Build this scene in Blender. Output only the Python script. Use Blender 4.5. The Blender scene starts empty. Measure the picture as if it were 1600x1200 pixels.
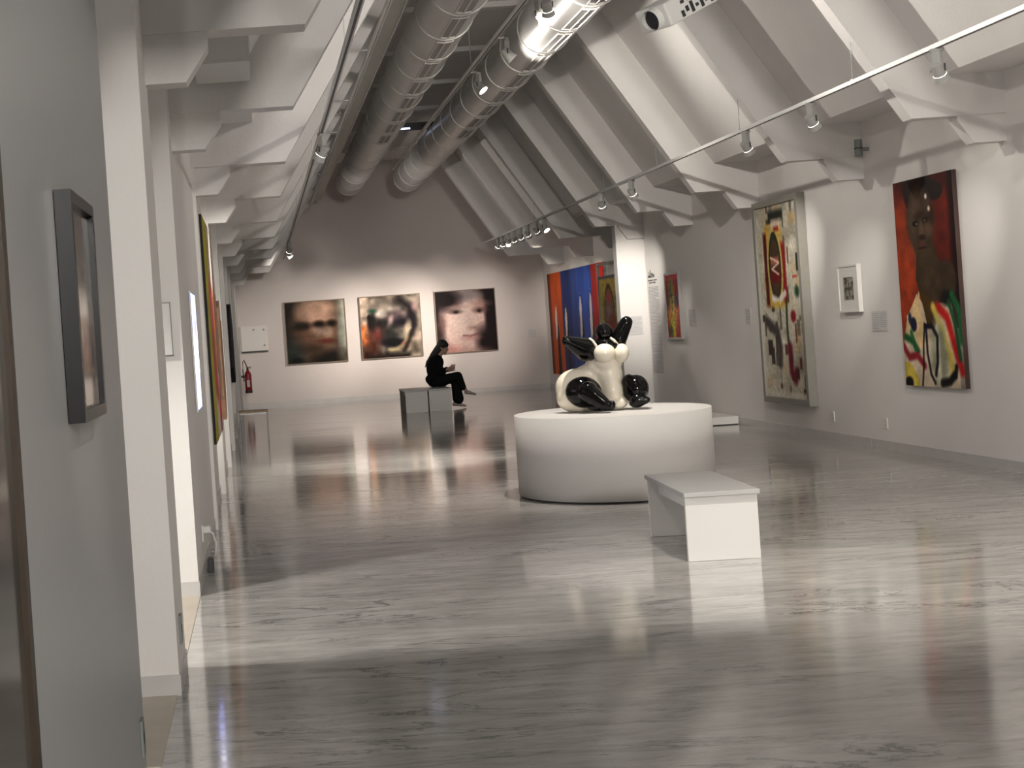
import bpy, bmesh, math, random
import numpy as np
from mathutils import Vector, Matrix

random.seed(7)
rng = np.random.RandomState(11)
SC = bpy.context.scene
COL = SC.collection
PI = math.pi

# ------------------------------------------------------------------ camera
F = 2300.0            # focal length in pixels of a 1600 wide frame
PX, PY = 405.0, 533.0 # principal point (the photograph is an off-centre crop)
TH = math.radians(3.9)
CT, ST = math.cos(TH), math.sin(TH)
EYE = 1.65

cam_d = bpy.data.cameras.new('camera')
cam = bpy.data.objects.new('camera', cam_d)
COL.objects.link(cam)
cam_d.sensor_fit = 'HORIZONTAL'
cam_d.sensor_width = 36.0
cam_d.lens = F / 1600 * 36
cam_d.shift_x = (800 - PX) / 1600
cam_d.shift_y = -(600 - PY) / 1600
cam_d.clip_end = 200
M = Matrix(((CT, ST, 0, 0), (0, 0, -1, 0), (-ST, CT, 0, EYE), (0, 0, 0, 1)))
cam.matrix_world = M
SC.camera = cam


def at(px, py, D):
    """world point seen at photo pixel px,py at depth D along the hall"""
    dx, dy = px - PX, py - PY
    u = dx * CT - dy * ST
    v = dx * ST + dy * CT
    return Vector((u * D / F, D, EYE - v * D / F))


# ------------------------------------------------------------------ materials
def srgb(c):
    return tuple((x / 12.92 if x <= 0.04045 else ((x + 0.055) / 1.055) ** 2.4) for x in c)


def hexc(r, g, b):
    return srgb((r / 255, g / 255, b / 255))


MATS = {}


def mat(name, col, rough=0.6, metal=0.0, spec=0.5, bump=0.0, bscale=60.0, vary=0.0, vscale=3.0,
        emit=None, estr=0.0, coat=0.0, trans=0.0, alpha=1.0, ior=1.45):
    if name in MATS:
        return MATS[name]
    m = bpy.data.materials.new(name)
    m.use_nodes = True
    nt = m.node_tree
    b = nt.nodes['Principled BSDF']
    b.inputs['Base Color'].default_value = (*col, 1)
    b.inputs['Roughness'].default_value = rough
    b.inputs['Metallic'].default_value = metal
    b.inputs['Specular IOR Level'].default_value = spec
    b.inputs['Coat Weight'].default_value = coat
    b.inputs['Coat Roughness'].default_value = 0.05
    b.inputs['Transmission Weight'].default_value = trans
    b.inputs['IOR'].default_value = ior
    b.inputs['Alpha'].default_value = alpha
    if emit:
        b.inputs['Emission Color'].default_value = (*emit, 1)
        b.inputs['Emission Strength'].default_value = estr
    tc = nt.nodes.new('ShaderNodeTexCoord')
    if vary > 0:
        n = nt.nodes.new('ShaderNodeTexNoise')
        n.inputs['Scale'].default_value = vscale
        n.inputs['Detail'].default_value = 4
        nt.links.new(tc.outputs['Object'], n.inputs['Vector'])
        r = nt.nodes.new('ShaderNodeValToRGB')
        r.color_ramp.elements[0].position = 0.3
        r.color_ramp.elements[1].position = 0.7
        r.color_ramp.elements[0].color = (*[c * (1 - vary) for c in col], 1)
        r.color_ramp.elements[1].color = (*[min(1, c * (1 + vary * 0.5)) for c in col], 1)
        nt.links.new(n.outputs['Fac'], r.inputs['Fac'])
        nt.links.new(r.outputs['Color'], b.inputs['Base Color'])
    if bump > 0:
        n = nt.nodes.new('ShaderNodeTexNoise')
        n.inputs['Scale'].default_value = bscale
        n.inputs['Detail'].default_value = 3
        nt.links.new(tc.outputs['Object'], n.inputs['Vector'])
        bp = nt.nodes.new('ShaderNodeBump')
        bp.inputs['Strength'].default_value = bump
        bp.inputs['Distance'].default_value = 0.01
        nt.links.new(n.outputs['Fac'], bp.inputs['Height'])
        nt.links.new(bp.outputs['Normal'], b.inputs['Normal'])
    MATS[name] = m
    return m


WALL = mat('white_plaster', (0.72, 0.70, 0.68), 0.75, bump=0.15, bscale=45, vary=0.03, vscale=1.2, spec=0.3)
CEILM = mat('painted_concrete', (0.68, 0.665, 0.65), 0.8, bump=0.3, bscale=30, vary=0.05, vscale=1.5, spec=0.25)
FARM = mat('far_wall_paint', (0.62, 0.58, 0.56), 0.8, bump=0.15, bscale=45, vary=0.03, vscale=1.2, spec=0.25)
NEARM = mat('near_wall_grey', (0.36, 0.365, 0.37), 0.38, bump=0.1, bscale=25, vary=0.03, vscale=1.0, spec=0.5)  # even grey, darker than the other walls
BASEM = mat('baseboard_stone', (0.52, 0.51, 0.5), 0.3, vary=0.08, vscale=4)
GAPM = mat('shadow_gap', (0.04, 0.04, 0.04), 0.8)
WHITE = mat('white_lacquer', (0.66, 0.65, 0.63), 0.45, bump=0.05, bscale=80, vary=0.015)
BENCHT = mat('bench_lacquer', (0.44, 0.44, 0.435), 0.35, vary=0.02)
BLACKG = mat('black_gloss', (0.003, 0.003, 0.003), 0.045, spec=0.32, vary=0.1)
CREAM = mat('cream_enamel', (0.78, 0.72, 0.60), 0.28, coat=0.3, vary=0.04, vscale=8)
BLACKF = mat('black_cloth', (0.008, 0.008, 0.009), 0.95, bump=0.4, bscale=200, spec=0.1)
BLACKT = mat('black_trouser_cloth', (0.010, 0.010, 0.011), 0.95, bump=0.4, bscale=150, spec=0.1)
HAIR = mat('dark_hair', (0.012, 0.009, 0.008), 0.5, bump=0.5, bscale=120)
SKIN = mat('skin', (0.42, 0.27, 0.21), 0.5, vary=0.06, vscale=20)
SHOE = mat('pale_shoe_leather', (0.33, 0.29, 0.27), 0.5, vary=0.05)
DUCTM = mat('duct_metal', (0.62, 0.62, 0.61), 0.34, metal=0.25, bump=0.08, bscale=9, vary=0.08, vscale=2)
RINGM = mat('duct_ring_metal', (0.66, 0.65, 0.63), 0.4, metal=0.2, vary=0.03)
GRILLE = mat('grille_dark', (0.33, 0.32, 0.31), 0.6, vary=0.1)
RAILM = mat('rail_white', (0.66, 0.66, 0.65), 0.4, vary=0.02)
DARKM = mat('dark_metal', (0.03, 0.03, 0.03), 0.45, vary=0.1)
STEEL = mat('steel_rod', (0.35, 0.35, 0.35), 0.4, metal=0.7, vary=0.05)
SPOTM = mat('spot_housing', (0.36, 0.36, 0.345), 0.45, vary=0.03)
LENSM = mat('spot_lens', (0.9, 0.85, 0.75), 0.3, emit=(1, 0.93, 0.82), estr=14.0)
FRAMEB = mat('black_frame', (0.008, 0.008, 0.009), 0.3, vary=0.1)
FRAMEBR = mat('brown_frame', (0.035, 0.022, 0.012), 0.45, vary=0.2, vscale=12)
FRAMEG = mat('grey_beige_frame', (0.25, 0.24, 0.21), 0.5, vary=0.06, vscale=8)
FRAMEW = mat('white_frame', (0.66, 0.65, 0.62), 0.45, vary=0.03)
FRAMET = mat('tan_frame', (0.20, 0.15, 0.11), 0.5, vary=0.1)
GLASS = mat('picture_glass', (0.9, 0.9, 0.9), 0.06, trans=0.0, alpha=0.18, spec=0.8)
RED = mat('red_enamel', (0.24, 0.015, 0.02), 0.3, vary=0.05)
WOOD = mat('seat_wood', (0.42, 0.30, 0.18), 0.4, vary=0.2, vscale=18)
PLASTW = mat('white_plastic', (0.68, 0.68, 0.66), 0.4, vary=0.02)
GREYP = mat('grey_plastic', (0.20, 0.22, 0.21), 0.5, vary=0.05)
TEXTM = mat('grey_lettering', (0.38, 0.37, 0.38), 0.7, vary=0.05)
LABELM = mat('label_card', (0.60, 0.59, 0.59), 0.6, vary=0.02)
TRAYM = mat('tray_metal', (0.42, 0.43, 0.40), 0.5, metal=0.3, vary=0.06)
THRM = mat('threshold_stone', (0.52, 0.46, 0.38), 0.4, vary=0.1, vscale=5)


def floor_material():
    m = bpy.data.materials.new('grey_white_marble')
    m.use_nodes = True
    nt = m.node_tree
    b = nt.nodes['Principled BSDF']
    tc = nt.nodes.new('ShaderNodeTexCoord')

    def mp(sx, sy, rot=0.0):
        n = nt.nodes.new('ShaderNodeMapping')
        n.inputs['Scale'].default_value = (sx, sy, 1)
        n.inputs['Rotation'].default_value = (0, 0, rot)
        nt.links.new(tc.outputs['Object'], n.inputs['Vector'])
        return n

    def noise(mpn, scale, detail, rough=0.55, dist=0.0):
        n = nt.nodes.new('ShaderNodeTexNoise')
        n.inputs['Scale'].default_value = scale
        n.inputs['Detail'].default_value = detail
        n.inputs['Roughness'].default_value = rough
        n.inputs['Distortion'].default_value = dist
        nt.links.new(mpn.outputs['Vector'], n.inputs['Vector'])
        return n

    def ramp(src, stops):
        r = nt.nodes.new('ShaderNodeValToRGB')
        while len(r.color_ramp.elements) < len(stops):
            r.color_ramp.elements.new(0.5)
        for e, (p, c) in zip(r.color_ramp.elements, stops):
            e.position = p
            e.color = (c[0], c[1], c[2], 1) if isinstance(c, tuple) else (c, c, c, 1)
        nt.links.new(src, r.inputs['Fac'])
        return r

    def mixc(mode, fac, a, bb):
        n = nt.nodes.new('ShaderNodeMix')
        n.data_type = 'RGBA'
        n.blend_type = mode
        if isinstance(fac, float):
            n.inputs['Factor'].default_value = fac
        else:
            nt.links.new(fac, n.inputs['Factor'])
        for k, v in (('A', a), ('B', bb)):
            sock = [s for s in n.inputs if s.name == k and s.type == 'RGBA'][0]
            if isinstance(v, tuple):
                sock.default_value = (*v, 1)
            else:
                nt.links.new(v, sock)
        return [s for s in n.outputs if s.type == 'RGBA'][0]

    big = noise(mp(0.35, 1.2, 0.03), 1.0, 12, 0.68, 0.8)
    base = ramp(big.outputs['Fac'], [(0.30, (0.37, 0.36, 0.345)), (0.5, (0.47, 0.46, 0.44)), (0.72, (0.62, 0.605, 0.575))])
    streak = noise(mp(1.3, 6.0, 0.02), 1.7, 12, 0.76, 0.6)
    st = ramp(streak.outputs['Fac'], [(0.32, 0.48), (0.46, 0.80), (0.60, 1.0)])
    c1 = mixc('MULTIPLY', 0.9, base.outputs['Color'], st.outputs['Color'])
    # thin dark veins: where a warped noise crosses its middle, broken up by a second noise
    vn = noise(mp(0.5, 2.4, 0.05), 1.1, 10, 0.66, 1.2)
    ve = ramp(vn.outputs['Fac'], [(0.478, 0.0), (0.5, 1.0), (0.510, 0.0)])
    br = noise(mp(0.6, 1.2), 0.9, 3)
    bk = ramp(br.outputs['Fac'], [(0.42, 0.0), (0.56, 1.0)])
    vm = nt.nodes.new('ShaderNodeMath')
    vm.operation = 'MULTIPLY'
    nt.links.new(ve.outputs['Color'], vm.inputs[0])
    nt.links.new(bk.outputs['Color'], vm.inputs[1])
    c2 = mixc('MIX', vm.outputs[0], c1, (0.11, 0.11, 0.115))
    # slab joints
    sep = nt.nodes.new('ShaderNodeSeparateXYZ')
    nt.links.new(tc.outputs['Object'], sep.inputs[0])

    def joint(out, period, w, off=0.0):
        a = nt.nodes.new('ShaderNodeMath'); a.operation = 'ADD'; a.inputs[1].default_value = off
        nt.links.new(out, a.inputs[0])
        d = nt.nodes.new('ShaderNodeMath'); d.operation = 'PINGPONG'; d.inputs[1].default_value = period / 2
        nt.links.new(a.outputs[0], d.inputs[0])
        l = nt.nodes.new('ShaderNodeMath'); l.operation = 'LESS_THAN'; l.inputs[1].default_value = w
        nt.links.new(d.outputs[0], l.inputs[0])
        return l
    j1 = joint(sep.outputs[0], 1.6, 0.0012, 0.4)
    j2 = joint(sep.outputs[1], 0.8, 0.0012, 0.2)
    jm = nt.nodes.new('ShaderNodeMath'); jm.operation = 'MAXIMUM'
    nt.links.new(j1.outputs[0], jm.inputs[0]); nt.links.new(j2.outputs[0], jm.inputs[1])
    jf = nt.nodes.new('ShaderNodeMath'); jf.operation = 'MULTIPLY'; jf.inputs[1].default_value = 0.35
    nt.links.new(jm.outputs[0], jf.inputs[0])
    c3 = mixc('MIX', jf.outputs[0], c2, (0.22, 0.21, 0.2))
    nt.links.new(c3, b.inputs['Base Color'])
    rn = noise(mp(0.3, 6.0), 1.5, 5)
    rr = ramp(rn.outputs['Fac'], [(0.3, 0.05), (0.7, 0.15)])
    nt.links.new(rr.outputs['Color'], b.inputs['Roughness'])
    b.inputs['Specular IOR Level'].default_value = 1.0
    b.inputs['IOR'].default_value = 1.55
    bn = noise(mp(0.5, 9.0), 2.0, 3)
    bp = nt.nodes.new('ShaderNodeBump')
    bp.inputs['Strength'].default_value = 0.12
    bp.inputs['Distance'].default_value = 0.004
    nt.links.new(bn.outputs['Fac'], bp.inputs['Height'])
    nt.links.new(bp.outputs['Normal'], b.inputs['Normal'])
    return m


FLOORM = floor_material()

# ------------------------------------------------------------------ mesh helpers


def obj(name, bm, m, parent=None, smooth=False, origin=None):
    """link bm (given in world coordinates) as one mesh object; parent's location is taken off"""
    me = bpy.data.meshes.new(name)
    bmesh.ops.recalc_face_normals(bm, faces=bm.faces)
    off = Vector((0, 0, 0))
    if parent is not None:
        p = parent
        while p is not None:
            off += p.location
            p = p.parent
    o_loc = Vector((0, 0, 0))
    if parent is None and origin is not None:
        o_loc = Vector(origin)
    bmesh.ops.translate(bm, verts=bm.verts, vec=-(off + o_loc))
    bm.to_mesh(me)
    bm.free()
    if smooth:
        for p in me.polygons:
            p.use_smooth = True
    if m is not None:
        me.materials.append(m)
    o = bpy.data.objects.new(name, me)
    COL.objects.link(o)
    o.location = o_loc
    if parent is not None:
        o.parent = parent
    return o


def tag(o, label, cat, group=None, kind=None):
    o['label'] = label
    o['category'] = cat
    if group:
        o['group'] = group
    if kind:
        o['kind'] = kind
    return o


def thing(name, label, cat, loc=(0, 0, 0), group=None):
    o = bpy.data.objects.new(name, None)
    COL.objects.link(o)
    o.location = loc
    o.empty_display_size = 0.1
    return tag(o, label, cat, group)


def struct(name, bm, m, smooth=False):
    o = obj(name, bm, m, None, smooth)
    o['kind'] = 'structure'
    return o


def dup(root, loc, rotz=0.0, label=None, group=None):
    r = root.copy()
    COL.objects.link(r)
    r.location = loc
    r.rotation_euler = (0, 0, rotz)
    if label:
        r['label'] = label
    if group:
        r['group'] = group
    for ch in list(root.children):
        c = ch.copy()
        COL.objects.link(c)
        c.parent = r
        for g in list(ch.children):
            d = g.copy()
            COL.objects.link(d)
            d.parent = c
    return r


def B():
    return bmesh.new()


def box(bm, x0, x1, y0, y1, z0, z1, bev=0.0, mtx=None):
    r = bmesh.ops.create_cube(bm, size=1.0)
    vs = r['verts']
    for v in vs:
        v.co = Vector((x0 + (v.co.x + .5) * (x1 - x0), y0 + (v.co.y + .5) * (y1 - y0), z0 + (v.co.z + .5) * (z1 - z0)))
        if mtx is not None:
            v.co = mtx @ v.co
    if bev > 0:
        es = list({e for v in vs for e in v.link_edges})
        bmesh.ops.bevel(bm, geom=es, offset=bev, segments=2, affect='EDGES', profile=0.5)
    return vs


def prism(bm, pts, y0, y1):
    """extrude an XZ outline from y0 to y1"""
    a = [bm.verts.new((p[0], y0, p[1])) for p in pts]
    b = [bm.verts.new((p[0], y1, p[1])) for p in pts]
    n = len(pts)
    bm.faces.new(a)
    bm.faces.new(b[::-1])
    for i in range(n):
        bm.faces.new((a[i], b[i], b[(i + 1) % n], a[(i + 1) % n]))


def tube(bm, p0, p1, r0, r1=None, seg=12, cap=True):
    if r1 is None:
        r1 = r0
    p0, p1 = Vector(p0), Vector(p1)
    d = (p1 - p0)
    if d.length < 1e-6:
        return
    q = d.normalized().to_track_quat('Z', 'Y')
    ra, rb = [], []
    for i in range(seg):
        a = 2 * PI * i / seg
        w = Vector((math.cos(a), math.sin(a), 0))
        ra.append(bm.verts.new(p0 + q @ (w * r0)))
        rb.append(bm.verts.new(p1 + q @ (w * r1)))
    for i in range(seg):
        bm.faces.new((ra[i], ra[(i + 1) % seg], rb[(i + 1) % seg], rb[i]))
    if cap:
        bm.faces.new(ra[::-1])
        bm.faces.new(rb)


def path_tube(bm, pts, r, seg=8):
    pts = [Vector(p) for p in pts]
    rings = []
    for i, p in enumerate(pts):
        d = (pts[min(i + 1, len(pts) - 1)] - pts[max(i - 1, 0)]).normalized()
        q = d.to_track_quat('Z', 'Y')
        rr = r[i] if isinstance(r, (list, tuple)) else r
        rings.append([bm.verts.new(p + q @ (Vector((math.cos(2 * PI * k / seg), math.sin(2 * PI * k / seg), 0)) * rr)) for k in range(seg)])
    for a, b in zip(rings, rings[1:]):
        for k in range(seg):
            bm.faces.new((a[k], a[(k + 1) % seg], b[(k + 1) % seg], b[k]))
    bm.faces.new(rings[0][::-1])
    bm.faces.new(rings[-1])


def torus(bm, c, R, r, axis='Y', seg=48, sub=6):
    c = Vector(c)
    rings = []
    for i in range(seg):
        a = 2 * PI * i / seg
        ring = []
        for j in range(sub):
            b = 2 * PI * j / sub
            rad = R + r * math.cos(b)
            if axis == 'Y':
                ring.append(bm.verts.new(c + Vector((rad * math.cos(a), r * math.sin(b), rad * math.sin(a)))))
            else:
                ring.append(bm.verts.new(c + Vector((rad * math.cos(a), rad * math.sin(a), r * math.sin(b)))))
        rings.append(ring)
    for i in range(seg):
        for j in range(sub):
            bm.faces.new((rings[i][j], rings[(i + 1) % seg][j], rings[(i + 1) % seg][(j + 1) % sub], rings[i][(j + 1) % sub]))


def ell(bm, c, r, rot=0.0, sub=3):
    """ellipsoid at c with radii r=(x,y,z), turned by rot about the depth axis"""
    res = bmesh.ops.create_icosphere(bm, subdivisions=sub, radius=1.0)
    R = Matrix.Rotation(rot, 3, 'Y')
    for v in res['verts']:
        v.co = Vector(c) + R @ Vector((v.co.x * r[0], v.co.y * r[1], v.co.z * r[2]))


def cap(bm, a, b, ra, rb, n=9, fy=1.0):
    """tapered limb with round ends; overlapping balls and a cone, to be fused by the voxel remesh"""
    a, b = Vector(a), Vector(b)
    for i in range(n):
        t = i / (n - 1)
        p = a.lerp(b, t)
        r = ra + (rb - ra) * t
        ell(bm, p, (r, r * fy, r), sub=2)
    if fy == 1.0:
        tube(bm, a, b, ra, rb, 20)


def fuse(o, voxel, smooth=4, fac=0.5, floor=None):
    if floor is not None:
        zz = floor - (o.parent.location.z if o.parent else 0)
        for v in o.data.vertices:
            v.co.z = max(v.co.z, zz)
    m = o.modifiers.new('fuse', 'REMESH')
    m.mode = 'VOXEL'
    m.voxel_size = voxel
    m.use_smooth_shade = True
    s = o.modifiers.new('soften', 'SMOOTH')
    s.iterations = smooth
    s.factor = fac
    return o


# ------------------------------------------------------------------ painted surfaces
class Cv:
    def __init__(s, w, h, bg):
        s.w, s.h = w, h
        s.a = np.zeros((h, w, 3)) + np.array(bg) / 255.0
        s.u, s.v = np.meshgrid(np.linspace(0, 1, w), np.linspace(0, 1, h))  # v upward
        s.asp = w / h

    def mixin(s, m, col, alpha=1.0):
        m = np.clip(m, 0, 1)[..., None] * alpha
        s.a = s.a * (1 - m) + (np.array(col) / 255.0) * m

    def ell(s, cx, cy, rx, ry, col, soft=0.1, rot=0.0, alpha=1.0):
        du, dv = (s.u - cx) * s.asp, s.v - cy
        c, q = math.cos(rot), math.sin(rot)
        a = (du * c + dv * q) / (rx * s.asp)
        b = (-du * q + dv * c) / ry
        d = np.sqrt(a * a + b * b)
        s.mixin((1 + soft - d) / (2 * soft), col, alpha)

    def ring(s, cx, cy, rx, ry, wd, col, soft=0.01):
        d = np.sqrt(((s.u - cx) / rx) ** 2 + ((s.v - cy) / ry) ** 2)
        s.mixin((wd + soft - np.abs(d - 1)) / soft, col)

    def line(s, pts, wd, col, soft=0.5, alpha=1.0):
        best = np.full(s.u.shape, 1e9)
        for (x0, y0), (x1, y1) in zip(pts, pts[1:]):
            ax, ay, bx, by = x0 * s.asp, y0, x1 * s.asp, y1
            dx, dy = bx - ax, by - ay
            L = dx * dx + dy * dy + 1e-12
            t = np.clip(((s.u * s.asp - ax) * dx + (s.v - ay) * dy) / L, 0, 1)
            best = np.minimum(best, np.hypot(s.u * s.asp - ax - t * dx, s.v - ay - t * dy))
        s.mixin((wd * (1 + soft) - best) / (2 * wd * soft + 1e-9), col, alpha)

    def rect(s, x0, x1, y0, y1, col, soft=0.01, alpha=1.0):
        d = np.minimum(np.minimum(s.u - x0, x1 - s.u), np.minimum(s.v - y0, y1 - s.v))
        s.mixin(d / soft + 0.5, col, alpha)

    def poly(s, pts, col, alpha=1.0):
        ins = np.zeros(s.u.shape, bool)
        n = len(pts)
        for i in range(n):
            x0, y0 = pts[i]
            x1, y1 = pts[(i + 1) % n]
            cond = ((y0 > s.v) != (y1 > s.v))
            with np.errstate(divide='ignore', invalid='ignore'):
                xi = (x1 - x0) * (s.v - y0) / ((y1 - y0) if y1 != y0 else 1e-9) + x0
            ins ^= cond & (s.u < xi)
        s.mixin(ins.astype(float), col, alpha)

    def noise(s, gx, gy):
        g = rng.rand(gy + 1, gx + 1)
        x, y = s.u * gx * 0.999, s.v * gy * 0.999
        i, j = x.astype(int), y.astype(int)
        fx, fy = x - i, y - j
        fx, fy = fx * fx * (3 - 2 * fx), fy * fy * (3 - 2 * fy)
        return (g[j, i] * (1 - fx) + g[j, i + 1] * fx) * (1 - fy) + (g[j + 1, i] * (1 - fx) + g[j + 1, i + 1] * fx) * fy

    def grain(s, amt, gx=None, gy=None):
        n = s.noise(gx or s.w // 3, gy or s.h // 3)
        s.a = np.clip(s.a * (1 + (n[..., None] - 0.5) * 2 * amt), 0, 1)

    def blotch(s, col, gx, gy, th, alpha=1.0, k=6):
        s.mixin((s.noise(gx, gy) - th) * k, col, alpha)


def paint_mat(name, rough=0.5, spec=0.4, emit=0.0, gain=1.0, coat=0.0):
    m = bpy.data.materials.new(name)
    m.use_nodes = True
    nt = m.node_tree
    b = nt.nodes['Principled BSDF']
    at_ = nt.nodes.new('ShaderNodeAttribute')
    at_.attribute_name = 'pigment'
    nt.links.new(at_.outputs['Color'], b.inputs['Base Color'])
    b.inputs['Roughness'].default_value = rough
    b.inputs['Specular IOR Level'].default_value = spec
    b.inputs['Coat Weight'].default_value = coat
    if emit:
        nt.links.new(at_.outputs['Color'], b.inputs['Emission Color'])
        b.inputs['Emission Strength'].default_value = emit
    return m


PAINT = paint_mat('painted_canvas', 0.6, 0.12)
PAINTG = paint_mat('glossy_print', 0.12, 0.6)
SCREENM = paint_mat('lit_screen', 0.2, 0.3, emit=3.2)


def lin(a):
    return np.where(a <= 0.04045, a / 12.92, ((a + 0.055) / 1.055) ** 2.4)


def canvas(name, cv, p0, right, width, height, m, parent, up=Vector((0, 0, 1)), gam=1.15):
    """a painted grid, p0 = lower left corner as its viewer sees it"""
    w, h = cv.w, cv.h
    right = Vector(right).normalized()
    off = Vector((0, 0, 0))
    p = parent
    while p is not None:
        off += p.location
        p = p.parent
    X = np.linspace(0, width, w)[None, :, None] * np.array(right)[None, None, :]
    Z = np.linspace(0, height, h)[:, None, None] * np.array(up)[None, None, :]
    co = (np.array(Vector(p0) - off)[None, None, :] + X + Z).reshape(-1, 3)
    idx = np.arange(w * h).reshape(h, w)
    f = np.stack([idx[:-1, :-1], idx[:-1, 1:], idx[1:, 1:], idx[1:, :-1]], -1).reshape(-1, 4)
    me = bpy.data.meshes.new(name)
    me.from_pydata(co.tolist(), [], f.tolist())
    at_ = me.attributes.new('pigment', 'FLOAT_COLOR', 'POINT')
    c = np.ones((w * h, 4), np.float32)
    c[:, :3] = lin(np.clip(cv.a, 0, 1)).reshape(-1, 3) ** gam
    at_.data.foreach_set('color', c.ravel())
    me.materials.append(m)
    o = bpy.data.objects.new(name, me)
    COL.objects.link(o)
    if parent is not None:
        o.parent = parent
    return o


def frame_bm(p0, right, nrm, width, height, bw, depth, inner_back=None):
    """picture frame of four mitre-less bars around the lower-left p0; stands out by depth along nrm"""
    bm = B()
    right, nrm = Vector(right).normalized(), Vector(nrm).normalized()
    up = Vector((0, 0, 1))
    mt = Matrix.Translation(Vector(p0)) @ Matrix((
        (right.x, nrm.x, up.x, 0), (right.y, nrm.y, up.y, 0), (right.z, nrm.z, up.z, 0), (0, 0, 0, 1)))
    box(bm, 0, bw, 0, depth, 0, height, 0, mt)
    box(bm, width - bw, width, 0, depth, 0, height, 0, mt)
    box(bm, bw, width - bw, 0, depth, 0, bw, 0, mt)
    box(bm, bw, width - bw, 0, depth, height - bw, height, 0, mt)
    return bm, mt


def framed(name, label, cat, p0, right, nrm, w, h, bw, depth, fm, cv, cm, recess=0.01, mount=None, mat_w=0.0, group=None, glass=False):
    """p0 on the wall surface, lower left as the viewer sees it"""
    p0, right, nrm = Vector(p0), Vector(right).normalized(), Vector(nrm).normalized()
    p0 = p0 + nrm * .003
    t = thing(name, label, cat, p0 + right * w / 2, group)
    fb, mt = frame_bm(p0, right, nrm, w, h, bw, depth)
    obj('frame', fb, fm, t)
    bb = B()
    box(bb, bw, w - bw, 0.001, depth - recess - 0.002, bw, h - bw, 0, mt)
    obj('backing_board', bb, fm if mount is None else mount, t)
    q = p0 + right * (bw + mat_w) + nrm * (depth - recess) + Vector((0, 0, bw + mat_w))
    canvas('artwork', cv, q, right, w - 2 * (bw + mat_w), h - 2 * (bw + mat_w), cm, t)
    return t


# ------------------------------------------------------------------ the hall
XL, XR, XRF = -0.55, 6.77, 7.2       # wall planes (left, right, right beyond the stub)
Y0, Y1 = -10.0, 36.8
YS = 25.5                            # where the right wall steps back
TAN = 1.554
ZS, ZK, ZT = 3.23, 3.60, 5.95        # rib soffit, eaves soffit, flat top
CX = 3.135
RIB = 0.34                           # foot of the rib slope (left); mirrored on the right


KX = 0.07


def mir(x):
    return 2 * CX - x


bm = B()
box(bm, -4.2, 8.2, Y0 - .2, Y1 + .2, -0.2, 0)
struct('floor', bm, FLOORM)

bm = B(); box(bm, XR, 8.2, Y0, YS, 0, 3.9); struct('wall_right', bm, WALL)
bm = B(); box(bm, XRF, 8.2, YS, Y1, 0, 3.9); struct('wall_right', bm, WALL)
bm = B(); box(bm, 6.29, 7.6, YS + .05, YS + .30, 0, 3.9); struct('wall_right', bm, WALL)   # lit stub that ends the side room
bm = B(); box(bm, -4.2, 8.2, Y1, Y1 + .2, 0, 6.3); struct('wall_far', bm, FARM)
bm = B(); box(bm, -4.2, 8.2, Y0 - .2, Y0, 0, 6.3); struct('wall_rear', bm, WALL)
# left side: near partition, opening, pillar, opening, pillar, then the long exhibition wall
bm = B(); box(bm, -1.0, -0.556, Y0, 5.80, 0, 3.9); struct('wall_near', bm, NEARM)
bm = B(); box(bm, -0.98, -0.486, 6.98, 7.56, 0, 3.9); struct('wall_pillar', bm, WALL)
bm = B(); box(bm, -0.98, -0.505, 9.69, 13.10, 0, 3.9); struct('wall_left', bm, WALL)
bm = B(); box(bm, -0.98, XL + .01, 13.10, Y1, 0, 3.9); struct('wall_left', bm, WALL)
bm = B(); box(bm, -4.4, -4.2, Y0, Y1, 0, 3.9); struct('wall_outer', bm, WALL)
bm = B(); box(bm, -4.2, -0.98, 13.3, 13.5, 0, 3.9); struct('wall_side', bm, WALL)
RIBS = [-2.6, 0.4, 2.9, 5.0, 7.42, 10.0, 13.1, 16.2, 19.6, 22.6, 25.45, 28.3, 31.2, 34.2]
for i, y in enumerate(r for r in RIBS if r > 13.0):
    bm = B(); box(bm, XL, -0.475, y, y + .32, 0, ZS); struct('wall_pilaster', bm, WALL)

# ceiling: eaves soffits, two slopes and the flat top
def slope_x(z, off=0.0):      # left slab underside
    return KX + (z - ZK) / TAN

xt = slope_x(ZT)
xo = slope_x(ZT + .3)
bm = B()
prism(bm, [(-1.1, ZK), (KX, ZK), (xt, ZT), (mir(xt), ZT), (mir(KX), ZK), (8.2, ZK), (8.2, ZK + .2),
           (mir(KX) + .12, ZK + .2), (mir(xt) + .1, ZT + .2), (xt - .1, ZT + .2), (KX - .12, ZK + .2), (-1.1, ZK + .2)],
      Y0, Y1)
struct('ceiling', bm, CEILM)
bm = B(); box(bm, -4.2, -0.9, Y0, 13.3, 3.45, 3.65); struct('ceiling', bm, CEILM)

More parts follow.
